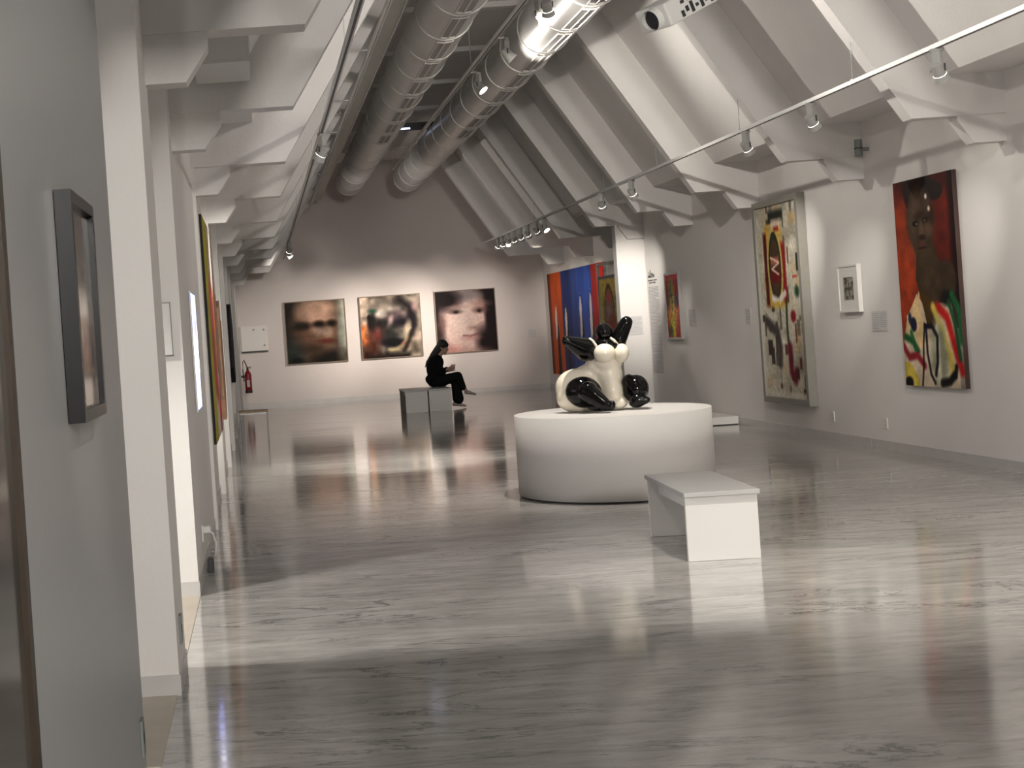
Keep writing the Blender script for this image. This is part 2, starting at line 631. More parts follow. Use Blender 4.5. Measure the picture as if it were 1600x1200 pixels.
for i, y in enumerate(RIBS):
    t = 0.19
    xr = XR if y < YS else XRF
    bm = B()
    e = 0.02
    zt = ZT
    L = [(-1.05, ZS), (RIB, ZS), (RIB + (zt - ZS) / TAN, zt), (slope_x(zt) - e, zt), (KX - e, ZK + e), (-1.05, ZK + e)]
    prism(bm, L, y, y + t)
    prism(bm, [(mir(x) if x > -1 else xr + .1, z) for x, z in L][::-1], y, y + t)
    # collar below the flat top
    prism(bm, [(RIB + (5.88 - ZS) / TAN, 5.88), (mir(RIB + (5.88 - ZS) / TAN), 5.88), (mir(xt), ZT + e), (xt, ZT + e)], y, y + t)
    # haunches on the walls
    a, b = y + .015, y + t - .015
    prism(bm, [(-1.0, ZS + .01), (-0.16, ZS + .01), (-0.16, 3.15), (-0.28, 2.98), (-1.0, 2.98)], a, b)
    o2 = 0.0 if y < YS else 0.35
    prism(bm, [(xr + .1, ZS + .01), (6.34 + o2, ZS + .01), (6.34 + o2, 3.19), (6.48 + o2, 2.98), (xr + .1, 2.98)], a, b)
    struct('trim_%d' % (i + 1), bm, CEILM)

# edge beam box between two left ribs and wide shallow ledge
t = thing('ceiling_box', 'white box fitted under the sloping ceiling beside the nearest left haunch', 'box', (-0.2, 9.4, 3.35))
bm = B(); box(bm, -0.30, 0.06, 9.25, 9.95, 3.41, 3.63, 0.004); obj('housing', bm, WHITE, t)
bm = B(); box(bm, -0.28, 0.04, 9.243, 9.251, 3.43, 3.61); obj('cover_panel', bm, PLASTW, t)

# baseboards
def bb(name, x0, x1, y0, y1, h=0.10):
    bm = B()
    box(bm, x0, x1, y0, y1, 0, h)
    return struct(name, bm, BASEM)
bb('baseboard_right', XR - .012, XR + .01, Y0, 16.45)
bb('baseboard_right', XR - .012, XR + .01, 16.47, 21.0)
bb('baseboard_right', XRF - .012, XRF + .01, YS + .3, Y1)
bb('baseboard_far', -.5, XRF, Y1 - .015, Y1 + .01, 0.11)
bb('baseboard_pillar', -.985, -.479, 6.974, 7.566, 0.10)
bb('baseboard_pillar', -.985, -.498, 9.683, 13.09, 0.10)
bb('baseboard_left', XL - .01, XL + .022, 13.1, Y1, 0.10)
bm = B(); box(bm, -1.0, -0.50, 7.56, 9.69, 0.0, 0.004); struct('floor_threshold', bm, THRM)
bm = B(); box(bm, -1.0, -0.50, 5.80, 6.98, 0.0, 0.004); struct('floor_threshold', bm, THRM)

# low white platform along the right wall
t = thing('display_platform', 'low white platform on the floor against the right wall behind the round pedestal', 'platform', (5.9, 21.6, 0))
bm = B(); box(bm, 4.95, 6.75, 21.0, 22.3, 0.012, 0.12, 0.004); obj('deck', bm, WHITE, t)
bm = B(); box(bm, 4.98, 6.74, 21.03, 22.27, 0.0, 0.014); obj('recessed_base', bm, GAPM, t)

# ------------------------------------------------------------------ ducts
def duct(name, label, x, z, r, yend):
    t = thing(name, label, 'air duct', (x, 6.0, z), 'ventilation ducts under the ridge')
    bm = B()
    seg = 56
    ys = np.arange(2.0, yend + .01, 0.42)
    rings = []
    for yy in ys:
        rings.append([bm.verts.new((x + r * math.cos(2 * PI * k / seg), yy, z + r * math.sin(2 * PI * k / seg))) for k in range(seg)])
    for a, b in zip(rings, rings[1:]):
        for k in range(seg):
            bm.faces.new((a[k], a[(k + 1) % seg], b[(k + 1) % seg], b[k]))
    bm.faces.new(rings[0]); bm.faces.new(rings[-1][::-1])
    obj('duct_body', bm, DUCTM, t, smooth=True)
    for i, yy in enumerate(np.arange(14.2, yend - .1, 1.27)):
        bm = B(); torus(bm, (x, yy, z), r + .003, 0.013, 'Y', 48, 6)
        obj('seam_ring', bm, RINGM, t, smooth=True)
        # hanger rod to the ceiling
        if i % 2 == 0:
            bm = B(); tube(bm, (x, yy, z + r), (x, yy, ZT - 0.02), 0.006, seg=6); obj('hanger_rod', bm, STEEL, t)
        if yy < 25:
            # grille: two long slots between this ring and the next, facing the floor on the right
            bm = B()
            for ang in (-1.44, -1.70):
                for k in range(1):
                    y0, y1 = yy + .16, yy + 1.10
                    c = Vector((math.cos(ang), 0, math.sin(ang)))
                    s = Vector((-math.sin(ang), 0, math.cos(ang)))
                    p = Vector((x, 0, z)) + c * (r + .004)
                    w = .036
                    vs = [p - s * w + Vector((0, y0, 0)), p + s * w + Vector((0, y0, 0)), p + s * w + Vector((0, y1, 0)), p - s * w + Vector((0, y1, 0))]
                    lo = [bm.verts.new(v) for v in vs]
                    hi = [bm.verts.new(v - c * .02) for v in vs]
                    bm.faces.new(lo); bm.faces.new(hi[::-1])
                    for q in range(4):
                        bm.faces.new((lo[q], hi[q], hi[(q + 1) % 4], lo[(q + 1) % 4]))
            g = obj('grille', bm, GRILLE, t)
            bm = B()
            for ang in (-1.31, -1.57, -1.83):
                c = Vector((math.cos(ang), 0, math.sin(ang)))
                p = Vector((x, 0, z)) + c * (r + .008)
                tube(bm, p + Vector((0, yy + .10, 0)), p + Vector((0, yy + 1.16, 0)), 0.010, seg=6)
            for y2 in (yy + .13, yy + 1.13):
                pts = [Vector((x, y2, z)) + Vector((math.cos(a), 0, math.sin(a))) * (r + .008) for a in np.linspace(-1.83, -1.31, 7)]
                path_tube(bm, pts, 0.010, 6)
            obj('grille_frame', bm, RINGM, g)
    return t

duct('ventilation_duct', 'long round ribbed metal duct, the left one of the two under the ridge', 2.36, 5.25, 0.325, 35.0)
duct('ventilation_duct', 'long round ribbed metal duct, the right one of the two under the ridge', 3.74, 5.25, 0.325, 35.0)

# cable trays on the left slope
t = thing('cable_tray', 'long grey cable tray with pale lips running along the left ceiling slope', 'cable tray', (1.5, 6, 4.95))
bm = B()
box(bm, 1.56, 1.72, 3, 36, 4.98, 4.992)
obj('tray_base', bm, TRAYM, t)
for dx in (1.555, 1.715):
    bm = B(); box(bm, dx, dx + .012, 3, 36, 4.965, 5.045); obj('tray_lip', bm, RAILM, t)
for y in RIBS[4:]:
    bm = B(); tube(bm, (1.62, y + .1, 4.98), (1.62, y + .1, ZT - .17), 0.006, seg=6); obj('hanger_rod', bm, STEEL, t)
t = thing('cable_conduit', 'thin pale conduit pipe running beside the tray on the left ceiling slope', 'pipe', (1.3, 6, 4.7))
bm = B(); tube(bm, (1.42, 3, 4.75), (1.42, 36, 4.75), 0.018, seg=10); obj('pipe', bm, RAILM, t)
for y in RIBS[4:]:
    bm = B(); box(bm, 1.30, 1.435, y + .08, y + .10, 4.765, 4.785); obj('bracket', bm, STEEL, t)

# ------------------------------------------------------------------ light tracks
ZR = EYE + 1.95
XTL, XTR = 0.725, 5.46


def track(name, label, x, z, y0, y1, hang, side=0):
    t = thing(name, label, 'light track', (x, y0, z), None)
    bm = B(); box(bm, x - .022, x + .022, y0, y1, z - .018, z + .018); obj('rail', bm, RAILM, t)
    bm = B(); box(bm, x - .009, x + .009, y0 + .02, y1 - .02, z - .0195, z - .0175); obj('slot', bm, DARKM, t)
    for y in hang:
        bm = B()
        if side == 0:
            tube(bm, (x, y, z + .018), (x, y, ZT - 0.02), 0.005, seg=6)
        else:
            # thin drop rod from the rib slope above
            xs = x if side < 0 else mir(x)
            zt_ = ZS + (xs - RIB) * TAN
            tube(bm, (x, y + .08, z + .018), (x, y + .08, zt_), 0.003, seg=6)
            box(bm, x - .012, x + .012, y + .06, y + .10, z + .018, z + .03)
        obj('hanger_rod', bm, STEEL, t)
    return t


track('track_rail', 'white ceiling light track with a dark slot, above the left wall', XTL, ZR, 2.0, 35.6, RIBS[2:], -1)
track('track_rail', 'white ceiling light track crossing above the right wall paintings', XTR, ZR, 2.0, 35.6, RIBS[2:], 1)
ctrack = track('track_rail', 'thin central light track hanging between the two ducts', 2.86, EYE + 3.2, 6.0, 29.0, [12.5, 18.3, 28.9], 0)


def spot_proto(name, label, tilt):
    """hangs from a track at its origin, head aimed toward +X and down by tilt from level"""
    t = thing(name, label, 'spotlight', (0, 0, 0), None)
    bm = B(); box(bm, -.018, .018, -.05, .05, -.045, -.018, .003); obj('track_adapter', bm, SPOTM, t)
    bm = B(); box(bm, -.030, .030, -.032, .032, -.145, -.045, .006); obj('driver_box', bm, SPOTM, t)
    d = Vector((math.cos(tilt), 0, -math.sin(tilt)))
    c = Vector((0.005, 0, -.195))
    bm = B()
    tube(bm, c - d * .065, c + d * .035, .048, .050, 24)
    tube(bm, c + d * .035, c + d * .085, .052, .066, 24, cap=False)
    h = obj('lamp_head', bm, SPOTM, t)
    bm = B(); tube(bm, c + d * .050, c + d * .056, .050, .050, 24); obj('lens', bm, LENSM, h)
    bm = B(); tube(bm, (0, -.052, -.145), (0, -.052, -.20), .007, seg=8); tube(bm, (0, .052, -.145), (0, .052, -.20), .007, seg=8)
    tube(bm, (0, -.056, -.195), (0, .056, -.195), .006, seg=8)
    obj('yoke', bm, DARKM, t)
    return t, c + d * .12


LN = [0]


def lamp(pos, target, watts, size_deg=40, blend=0.7, radius=0.04, col=(1.0, 0.93, 0.84)):
    ld = bpy.data.lights.new('spot_lamp', 'SPOT')
    ld.energy = watts
    ld.spot_size = math.radians(size_deg)
    ld.spot_blend = blend
    ld.shadow_soft_size = radius
    ld.color = col
    o = bpy.data.objects.new('spot_lamp', ld)
    COL.objects.link(o)
    o.location = pos
    d = Vector(target) - Vector(pos)
    o.rotation_euler = d.to_track_quat('-Z', 'Y').to_euler()
    return o


proto, poff = spot_proto('track_spotlight', 'x', math.radians(50))
first = [True]


def put_spot(x, y, z, rotz, label, group, target=None, watts=0, size=42, **k):
    global proto
    if first[0]:
        t = proto
        t.location = (x, y, z)
        t.rotation_euler = (0, 0, rotz)
        t['label'] = label
        t['group'] = group
        first[0] = False
    else:
        t = dup(proto, (x, y, z), rotz, label, group)
    if watts > 0:
        p = Matrix.Rotation(rotz, 3, 'Z') @ poff + Vector((x, y, z))
        lamp(p, target, watts, size, **k)
    return t


G_R = 'spotlights on the right ceiling track'
G_L = 'spotlights on the left ceiling track'
W = 2.6
# right track, near to far: label, y, turn, target, power, cone
RS = [
    (2.5, 0.2, (6.77, 3.2, 1.6), 60, 60, 'spotlight on the right track nearest the viewer, out of frame'),
    (6.5, 0.2, (6.77, 7.5, 1.6), 60, 60, 'spotlight on the right track beyond the right edge of the picture'),
    (11.55, 0.75, (6.73, 14.7, 1.75), 75, 34, 'white spotlight on the right track, topmost one above the portrait of a man'),
    (14.2, 0.65, (6.7, 16.7, 1.8), 50, 28, 'white spotlight on the right track with a glowing lens, above the small framed print'),
    (16.1, 0.6, (6.7, 18.8, 1.9), 85, 40, 'white spotlight on the right track, third from the right edge of the picture'),
    (21.05, 0.7, (6.77, 23.7, 1.5), 45, 18, 'white spotlight on the right track with its lens showing, above the pedestal'),
    (22.9, 1.1, (6.5, 25.5, 2.0), 150, 44, 'small white spotlight on the right track, next before the far cluster'),
]
for y, rz, tg, w, cone, lab in RS:
    put_spot(XTR, y, ZR, rz, lab, G_R, tg, w * W, cone, blend=1.0)
# far cluster
cl = [(27.5, -0.9, (6.77, 22.4, 0.9), 95, 16), (28.3, 0.7, (7.15, 31.0, 2.3), 95, 24), (29.2, 0.8, (7.15, 32.6, 2.3), 95, 24),
      (30.0, 1.0, (7.15, 34.0, 2.3), 95, 24), (30.8, 1.2, (5.0, 36.8, 1.6), 300, 40), (31.5, 1.4, (7.15, 35.6, 2.3), 90, 24),
      (32.2, 1.8, (3.3, 36.8, 1.6), 400, 44), (32.8, 2.1, (1.43, 36.8, 1.6), 260, 40)]
for i, (y, rz, tg, w, cone) in enumerate(cl):
    put_spot(XTR, y, ZR, rz, 'small spotlight in the crowded cluster at the far end of the right track', 'spotlights in the far cluster of the right track', tg, w * W, cone, blend=1.0, col=(1.0, .87, .76))
# left track
LS = [
    (1.0, PI - .3, (-0.55, 2.2, 1.6), 30, 60, 'spotlight on the left track nearest the viewer, out of frame'),
    (3.2, PI - .6, (-0.56, 4.45, 1.6), 22, 22, 'spotlight on the left track above the black framed picture, out of frame'),
    (5.0, 0.2, (6.6, 10.0, 3.2), 60, 110, 'white flood on the left track turned across the hall, out of frame'),
    (14.0, PI - .7, (-0.47, 16.8, 1.5), 130, 60, 'white spotlight with a glowing lens halfway along the left track'),
    (29.4, PI - 1.0, (1.0, 36.8, 1.8), 110, 44, 'white spotlight at the far end of the left track, nearer of the pair'),
    (30.6, .4, (6.6, 32.5, 3.2), 60, 120, 'white spotlight at the far end of the left track, farther of the pair'),
]
for y, rz, tg, w, cone, lab in LS:
    put_spot(XTL, y, ZR, rz, lab, G_L, tg, w * W, cone, blend=1.0)
G_C = 'spotlights on the central light track'
ZC = EYE + 3.2
CS = [  # the floods are unseen lamps added to brighten the slopes and hall
    (7.4, 0.0, (4.0, 8.9, 0), 240, 64, 'spotlight on the central track aimed at the near floor, out of frame'),
    (9.0, 0.2, (6.7, 13.5, 1.8), 60, 100, 'added unseen flood on the central track aimed at the right slope, nearest of its kind'),
    (10.6, 2.9, (-.4, 16.0, 2.4), 45, 110, 'added unseen flood on the central track aimed at the left slope, nearest of its kind'),
    (14.6, -.9, (6.4, 9.5, 3.8), 130, 110, 'added unseen flood on the central track turned back at the near right slope'),
    (13.2, 1.57, (3.3, 14.0, .6), 230, 50, 'spotlight on the central track straight above the sculpture, out of frame'),
    (14.2, 1.2, (5.5, 26.0, 2.2), 210, 76, 'added unseen flood on the central track aimed far down the hall, out of frame'),
    (16.5, 0.0, (1.6, 18.8, 0), 700, 40, 'glaring spotlight beside the central track, the nearer of the two in view'),
    (18.6, -.6, (6.3, 15.5, 3.9), 80, 110, 'spotlight with twin glints beside the central track, the farther of the two in view'),
]
CY = [c_[0] for c_ in CS]
for y, rz, tg, w, cone, lab in CS:
    put_spot(2.99, y, ZC + 0.02, rz, lab, G_C, tg, w * W, cone, blend=1.0)
# cross arms that carry the two central spots off the rail
for y in CY:
    bm = B()
    box(bm, 2.88, 2.968, y - .02, y + .02, ZC - .005, ZC + .012)
    obj('side_arm', bm, STEEL, ctrack)

# gentle room light from lamps behind the viewer and in the side room
lamp((3.1, -8.5, 4.2), (3.2, 12.0, 2.2), 4300, 80, 1.0, 0.8, (1, .95, .89))
lamp((-2.8, 7.75, 3.2), (0.2, 9.0, 0.0), 620, 48, 0.6, 0.28, (1, .95, .88))
lamp((-2.4, 3.2, 3.2), (-1.0, 9.0, 1.6), 90, 70, 1.0, 0.3, (1, .95, .88))

# made-up bar whose glow stands in for a bluish highlight between the ducts
t = thing('added_glow_bar', 'added dark bar with a bluish glow standing in for a highlight between the ducts', 'added glow', (2.8, 29.0, 5.7))
bm = B(); box(bm, 2.75, 3.9, 29.0, 29.12, 5.60, 5.74, .004); obj('housing', bm, DARKM, t)
bm = B(); box(bm, 2.78, 3.25, 28.99, 29.0, 5.615, 5.645); box(bm, 2.78, 3.10, 28.99, 29.0, 5.69, 5.72)
obj('glow_strip', bm, mat('bluish_glow', (.8, .85, 1), .4, emit=(.65, .72, 1), estr=3.0), t)

# ------------------------------------------------------------------ projector
c = at(1050, 14, 9.2)
t = thing('projector', 'white projector with a black lens hung from the ceiling at the top of the picture', 'projector', c)
Rm = Matrix.Translation(c) @ Matrix.Rotation(math.radians(28), 4, 'Z') @ Matrix.Rotation(math.radians(-24), 4, 'Y')
bm = B(); box(bm, -.06, .40, -.13, .13, -.075, .075, .012, Rm @ Matrix.Translation((-.12, 0, 0))); obj('body', bm, PLASTW, t)
bm = B(); tube(bm, Rm @ Vector((-.175, -.02, 0)), Rm @ Vector((-.225, -.02, 0)), .072, .066, 28, cap=False)
tube(bm, Rm @ Vector((-.178, -.02, 0)), Rm @ Vector((-.19, -.02, 0)), .066, .066, 28)
hs = obj('lens_hood', bm, PLASTW, t)
bm = B(); tube(bm, Rm @ Vector((-.19, -.02, 0)), Rm @ Vector((-.196, -.02, 0)), .062, .062, 28); obj('lens', bm, FRAMEB, hs)
for i in range(7):
    bm = B(); box(bm, -.07 + i * .045, -.045 + i * .045, -.134, -.129, -.06 + (i % 2) * .02, -.02 + (i % 3) * .015, 0, Rm)
    obj('port', bm, DARKM, t)
for i in range(5):
    bm = B(); box(bm, -.05 + i * .06, -.02 + i * .06, -.134, -.129, .02, .04, 0, Rm)
    obj('vent_slot', bm, DARKM, t)
bm = B(); tube(bm, Rm @ Vector((.05, 0, .07)), Vector((c.x + .05, c.y, ZT - .1)), .02, seg=12); obj('ceiling_mount', bm, PLASTW, t)

# ------------------------------------------------------------------ pedestal and sculpture
PC = (3.28, 13.95)
PZ = 0.768
t = thing('pedestal', 'large white oval pedestal carrying the black and cream sculpture', 'pedestal', (PC[0], PC[1], 0))


def oval(bm, cx, cy, rx, ry, z0, z1, seg=96):
    a, b = [], []
    for i in range(seg):
        q = 2 * PI * i / seg
        a.append(bm.verts.new((cx + rx * math.cos(q), cy + ry * math.sin(q), z0)))
        b.append(bm.verts.new((cx + rx * math.cos(q), cy + ry * math.sin(q), z1)))
    for i in range(seg):
        f = bm.faces.new((a[i], a[(i + 1) % seg], b[(i + 1) % seg], b[i]))
        f.smooth = True
    bm.faces.new(a[::-1]); bm.faces.new(b)


bm = B(); oval(bm, *PC, 0.905, 1.0, 0.018, PZ)
me_o = obj('drum', bm, mat('pedestal_paint', (0.58, 0.565, 0.545), 0.6, bump=0.05, bscale=60, vary=0.02), t)
bm = B(); oval(bm, *PC, 0.885, 0.98, 0.0, 0.02); obj('recessed_base', bm, GAPM, t)

SD = 13.95


def S(zx, zy, d=0.0):
    return at(840 + zx / 6.667, 480 + zy / 6.667, SD + d)


k = 0.00091
sc = thing('sculpture', 'glossy black and cream seated figure sculpture with raised arms on the oval pedestal', 'sculpture', (PC[0], SD, PZ))
# cream torso
bm = B()
ell(bm, S(720, 560), (165 * k, .13, 130 * k))
ell(bm, S(745, 700, .02), (140 * k, .13, 150 * k))
ell(bm, S(770, 870, .02), (120 * k, .14, 170 * k))
ell(bm, S(830, 990, -.02), (105 * k, .12, 80 * k))
ell(bm, S(620, 620, .05), (130 * k, .12, 120 * k), .5)
ell(bm, S(430, 850, .08), (250 * k, .15, 215 * k), 0.25)
ell(bm, S(360, 940, .06), (165 * k, .14, 150 * k))
ell(bm, S(520, 720, .10), (190 * k, .13, 130 * k), -.35)
ell(bm, S(850, 900, .10), (90 * k, .12, 120 * k))
ell(bm, S(470, 1020, .05), (160 * k, .12, 75 * k))
torso = fuse(obj('torso', bm, CREAM, sc), 0.011, 8, floor=PZ + .004)
bm = B(); ell(bm, S(697, 478, -.13), (112 * k, .10, 98 * k), 0, 4)
obj('left_breast', bm, CREAM, sc, smooth=True)
bm = B(); ell(bm, S(872, 478, -.12), (76 * k, .10, 100 * k), 0.15, 4)
obj('right_breast', bm, CREAM, sc, smooth=True)
# black shoulders, head, arms
bm = B()
ell(bm, S(715, 375, -.01), (135 * k, .10, 72 * k))
ell(bm, S(690, 320, 0), (55 * k, .06, 60 * k))
ell(bm, S(795, 400, -.06), (35 * k, .09, 55 * k))
fuse(obj('shoulders', bm, BLACKG, sc), 0.008, 6)
bm = B(); ell(bm, S(690, 252, -.02), (86 * k, .085, 90 * k), 0, 4)
obj('head', bm, BLACKG, sc, smooth=True)
bm = B()
cap(bm, S(500, 442, -.04), S(320, 355, -.10), 124 * k, 54 * k, 12)
ell(bm, S(545, 440, -.02), (68 * k, .09, 122 * k))
ell(bm, S(290, 350, -.11), (38 * k, .03, 54 * k))
fuse(obj('arm', bm, BLACKG, sc), 0.008, 6)
bm = B()
cap(bm, S(845, 320, 0), S(925, 155, -.04), 88 * k, 66 * k, 12)
ell(bm, S(855, 370, 0), (62 * k, .07, 74 * k))
fuse(obj('arm', bm, BLACKG, sc), 0.008, 6)
# straps
bm = B(); path_tube(bm, [S(538, 322, -.105), S(575, 352, -.115), S(603, 392, -.12), S(618, 425, -.12)], [.010, .012, .014, .014], 10)
obj('strap', bm, CREAM, sc, smooth=True)
bm = B(); path_tube(bm, [S(758, 318, -.10), S(795, 345, -.115), S(835, 392, -.12)], [.010, .013, .014], 10)
obj('strap', bm, CREAM, sc, smooth=True)
# legs
bm = B()
ell(bm, S(480, 885, -.08), (190 * k, .12, 165 * k), 0.2)
cap(bm, S(520, 880, -.19), S(710, 1020, -.33), 112 * k, 62 * k, 12)
cap(bm, S(700, 1020, -.33), S(770, 1040, -.36), 58 * k, 42 * k, 6)
ell(bm, S(775, 1010, -.36), (38 * k, .035, 40 * k))
ell(bm, S(640, 1045, -.25), (130 * k, .07, 42 * k), .12)
fuse(obj('leg', bm, BLACKG, sc), 0.009, 6, floor=PZ + .004)
bm = B()
ell(bm, S(1020, 850, -.05), (135 * k, .13, 150 * k), 0.25)
ell(bm, S(955, 800, -.03), (75 * k, .10, 105 * k), 0)
cap(bm, S(1040, 970, -.14), S(1140, 965, -.20), 78 * k, 36 * k, 8)
ell(bm, S(1030, 1000, -.12), (75 * k, .08, 48 * k))
fuse(obj('leg', bm, BLACKG, sc), 0.009, 6, floor=PZ + .004)

# ------------------------------------------------------------------ benches
def bench(loc, rot, label, length=1.26, width=0.47, h=0.46):
    t = thing('bench', label, 'bench', (0, 0, 0), 'white museum benches')
    bm = B(); box(bm, -width / 2 - .012, width / 2 + .012, -.02, length + .02, h - .032, h, .004); obj('seat', bm, BENCHT, t)
    for y in (0.012, length - .045):
        bm = B(); box(bm, -width / 2, width / 2, y, y + .033, 0.001, h - .032, .002); obj('end_panel', bm, WHITE, t)
    bm = B(); box(bm, -.16, -.135, .045, length - .045, h - .14, h - .032); box(bm, .135, .16, .045, length - .045, h - .14, h - .032); obj('apron', bm, WHITE, t)
    t.location = loc
    t.rotation_euler = (0, 0, rot)
    return t


bench((2.968, 9.70, 0), math.radians(-3.5), 'white bench standing alone in front of the oval pedestal')
bench((3.066, 29.45, 0), 0, 'far white bench, the left of the two side by side', 1.2, .445)
bench((3.538, 29.45, 0), 0, 'far white bench the person in black is sitting on', 1.2, .445)

# ------------------------------------------------------------------ seated person
PD = 30.25
s = PD / F / 7.5


def Q(zx, zy, d=0.0):
    return at(600 + zx / 7.5, 500 + zy / 7.5, PD + d)


pt = thing('person', 'person in black with long dark hair seated on far bench looking at a phone', 'person', (Q(600, 780).x, PD, 0.46))
bm = B()
# trunk, neck, head
ell(bm, Q(590, 700), (62 * s, .15, 75 * s))
ell(bm, Q(600, 600), (62 * s, .14, 90 * s))
ell(bm, Q(610, 500), (65 * s, .17, 80 * s), .2)
cap(bm, Q(620, 460), Q(672, 365), 40 * s, 30 * s, 6)
ell(bm, Q(693, 305), (54 * s, .080, 66 * s), 0.35)
ell(bm, Q(708, 345), (40 * s, .062, 48 * s), 0.45)
cap(bm, Q(742, 335), Q(756, 352), 7 * s, 6 * s, 4)      # nose
ell(bm, Q(735, 374), (9 * s, .02, 7 * s))               # mouth
ell(bm, Q(714, 396), (18 * s, .03, 14 * s))             # chin
for sd in (-1, 1):
    ell(bm, Q(737, 325, sd * .030), (6 * s, .012, 5 * s))
    ell(bm, Q(672, 332, sd * .078), (10 * s, .010, 17 * s))   # ears
for sd, hx, hy in ((-1, 775, 560), (1, 770, 590)):
    sh, el_ = Q(605, 480, sd * .17), Q(655, 612, sd * .19)
    cap(bm, sh, el_, 32 * s, 25 * s, 8)
    hand = Q(hx, hy, sd * .045)
    cap(bm, el_, hand, 24 * s, 14 * s, 8)
    # palm, four fingers, thumb
    d1 = Vector((1, 0, 0.35)).normalized()
    ell(bm, hand + d1 * .035, (.045, .018, .034), -.3)
    for f in range(4):
        a = hand + d1 * .065 + Vector((0, -sd * .004, .026 - .017 * f))
        ln = (.030, .036, .034, .026)[f]
        b_ = a + d1 * ln
        cap(bm, a, b_, .0095, .0085, 4)
        cap(bm, b_, b_ + Vector((.014, -sd * .018, .012)), .0085, .0075, 4)
    cap(bm, hand + d1 * .02 + Vector((0, -sd * .012, .028)), hand + d1 * .055 + Vector((0, -sd * .02, .052)), .011, .009, 4)
# legs
for sd, kn, an, toe in ((-1, (880, 650), (965, 835), (1065, 868)), (1, (850, 690), (850, 965), (945, 1000))):
    hp, k1, a1, t1 = Q(600, 735, sd * .09), Q(*kn, sd * .07), Q(*an, sd * .02), Q(*toe, sd * .02)
    cap(bm, hp, k1, 46 * s, 33 * s, 10)
    cap(bm, k1, a1, 31 * s, 17 * s, 9)
    cap(bm, a1, t1, 18 * s, 10 * s, 7)
    ell(bm, a1 + Vector((-.01, 0, -.01)), (.035, .03, .03))
body = fuse(obj('body', bm, SKIN, pt), 0.0065, 2, .4)
for v in body.data.vertices:
    if v.co.x < .20:
        v.co.z = max(v.co.z, .03)
# coat
bm = B()
ell(bm, Q(575, 696), (85 * s, .19, 78 * s))
ell(bm, Q(590, 600), (88 * s, .18, 110 * s), 0.05)
ell(bm, Q(612, 505), (86 * s, .21, 100 * s), .35)
ell(bm, Q(640, 620), (85 * s, .17, 90 * s))
cap(bm, Q(600, 440), Q(655, 410), 45 * s, 30 * s, 5)
for sd, hx, hy in ((-1, 735, 568), (1, 732, 590)):
    cap(bm, Q(610, 475, sd * .17), Q(665, 610, sd * .19), 46 * s, 36 * s, 8)
    cap(bm, Q(665, 610, sd * .19), Q(hx, hy, sd * .055), 34 * s, 22 * s, 7)
ell(bm, Q(512, 695), (26 * s, .15, 40 * s))
ell(bm, Q(570, 560), (74 * s, .17, 120 * s), .12)
ell(bm, Q(588, 480), (62 * s, .19, 60 * s), .5)
fuse(obj('coat', bm, BLACKF, pt), 0.010, 4)
# wide trousers
bm = B()
for sd, kn, an in ((-1, (868, 655), (925, 790)), (1, (830, 690), (870, 925))):
    cap(bm, Q(600, 718, sd * .09), Q(*kn, sd * .075), 60 * s, 50 * s, 10)
    cap(bm, Q(*kn, sd * .075), Q(*an, sd * .03), 50 * s, (38 if sd < 0 else 66) * s, 9)
ell(bm, Q(590, 735), (75 * s, .17, 56 * s))
ell(bm, Q(665, 735), (95 * s, .16, 52 * s))
tr = fuse(obj('trousers', bm, BLACKT, pt), 0.010, 3)
# the seat of the trousers rests flat on the bench
for v in tr.data.vertices:
    if v.co.x < .20:
        v.co.z = max(v.co.z, .003)
# hair
bm = B()
ell(bm, Q(683, 290), (64 * s, .098, 64 * s), 0.3)
ell(bm, Q(722, 292), (34 * s, .085, 34 * s), 0.5)
cap(bm, Q(650, 320, 0), Q(575, 420, 0), 48 * s, 40 * s, 8)
cap(bm, Q(575, 420, 0), Q(515, 490, 0), 38 * s, 20 * s, 7)
cap(bm, Q(515, 490, 0), Q(484, 555, 0), 22 * s, 6 * s, 7)
fuse(obj('hair', bm, HAIR, pt), 0.009, 3)
for nm, a, b_ in (('shoe', (975, 845), (1070, 870)), ('shoe', (835, 985), (955, 1003))):
    sd = -1 if a[0] > 900 else 1
    A, Bq = Q(*a, sd * .02), Q(*b_, sd * .02)
    bm = B()
    cap(bm, A, Bq, 24 * s, 13 * s, 8)
    ell(bm, A + Vector((-.015, 0, .0)), (.045, .042, .042))
    fuse(obj('shoe', bm, SHOE, pt), 0.007, 3)
ph = thing('phone', 'small pale phone held up in the hands of the seated person', 'phone', Q(805, 552, 0))
mt = Matrix.Translation(Q(812, 548, 0)) @ Matrix.Rotation(math.radians(-48), 4, 'Y')
bm = B(); box(bm, -.038, .038, -.036, .036, -.004, .004, .002, mt); obj('phone_body', bm, mat('phone_shell', (.35, .35, .37), .3, vary=.02), ph)
bm = B(); box(bm, -.034, .034, -.032, .032, .004, .0046, 0, mt)
obj('phone_screen', bm, mat('phone_glass', (.3, .3, .33), .1, emit=(.8, .85, 1), estr=.5), ph)
pp = thing('folded_paper', 'folded white paper lying on the lap of the seated person', 'paper', Q(790, 605, 0))
mt = Matrix.Translation(Q(795, 600, -.06)) @ Matrix.Rotation(math.radians(-8), 4, 'Y')
bm = B(); box(bm, -.085, .085, -.07, .07, -.006, .006, .002, mt); obj('sheet', bm, mat('paper', (.6, .57, .53), .7, vary=.03), pp)

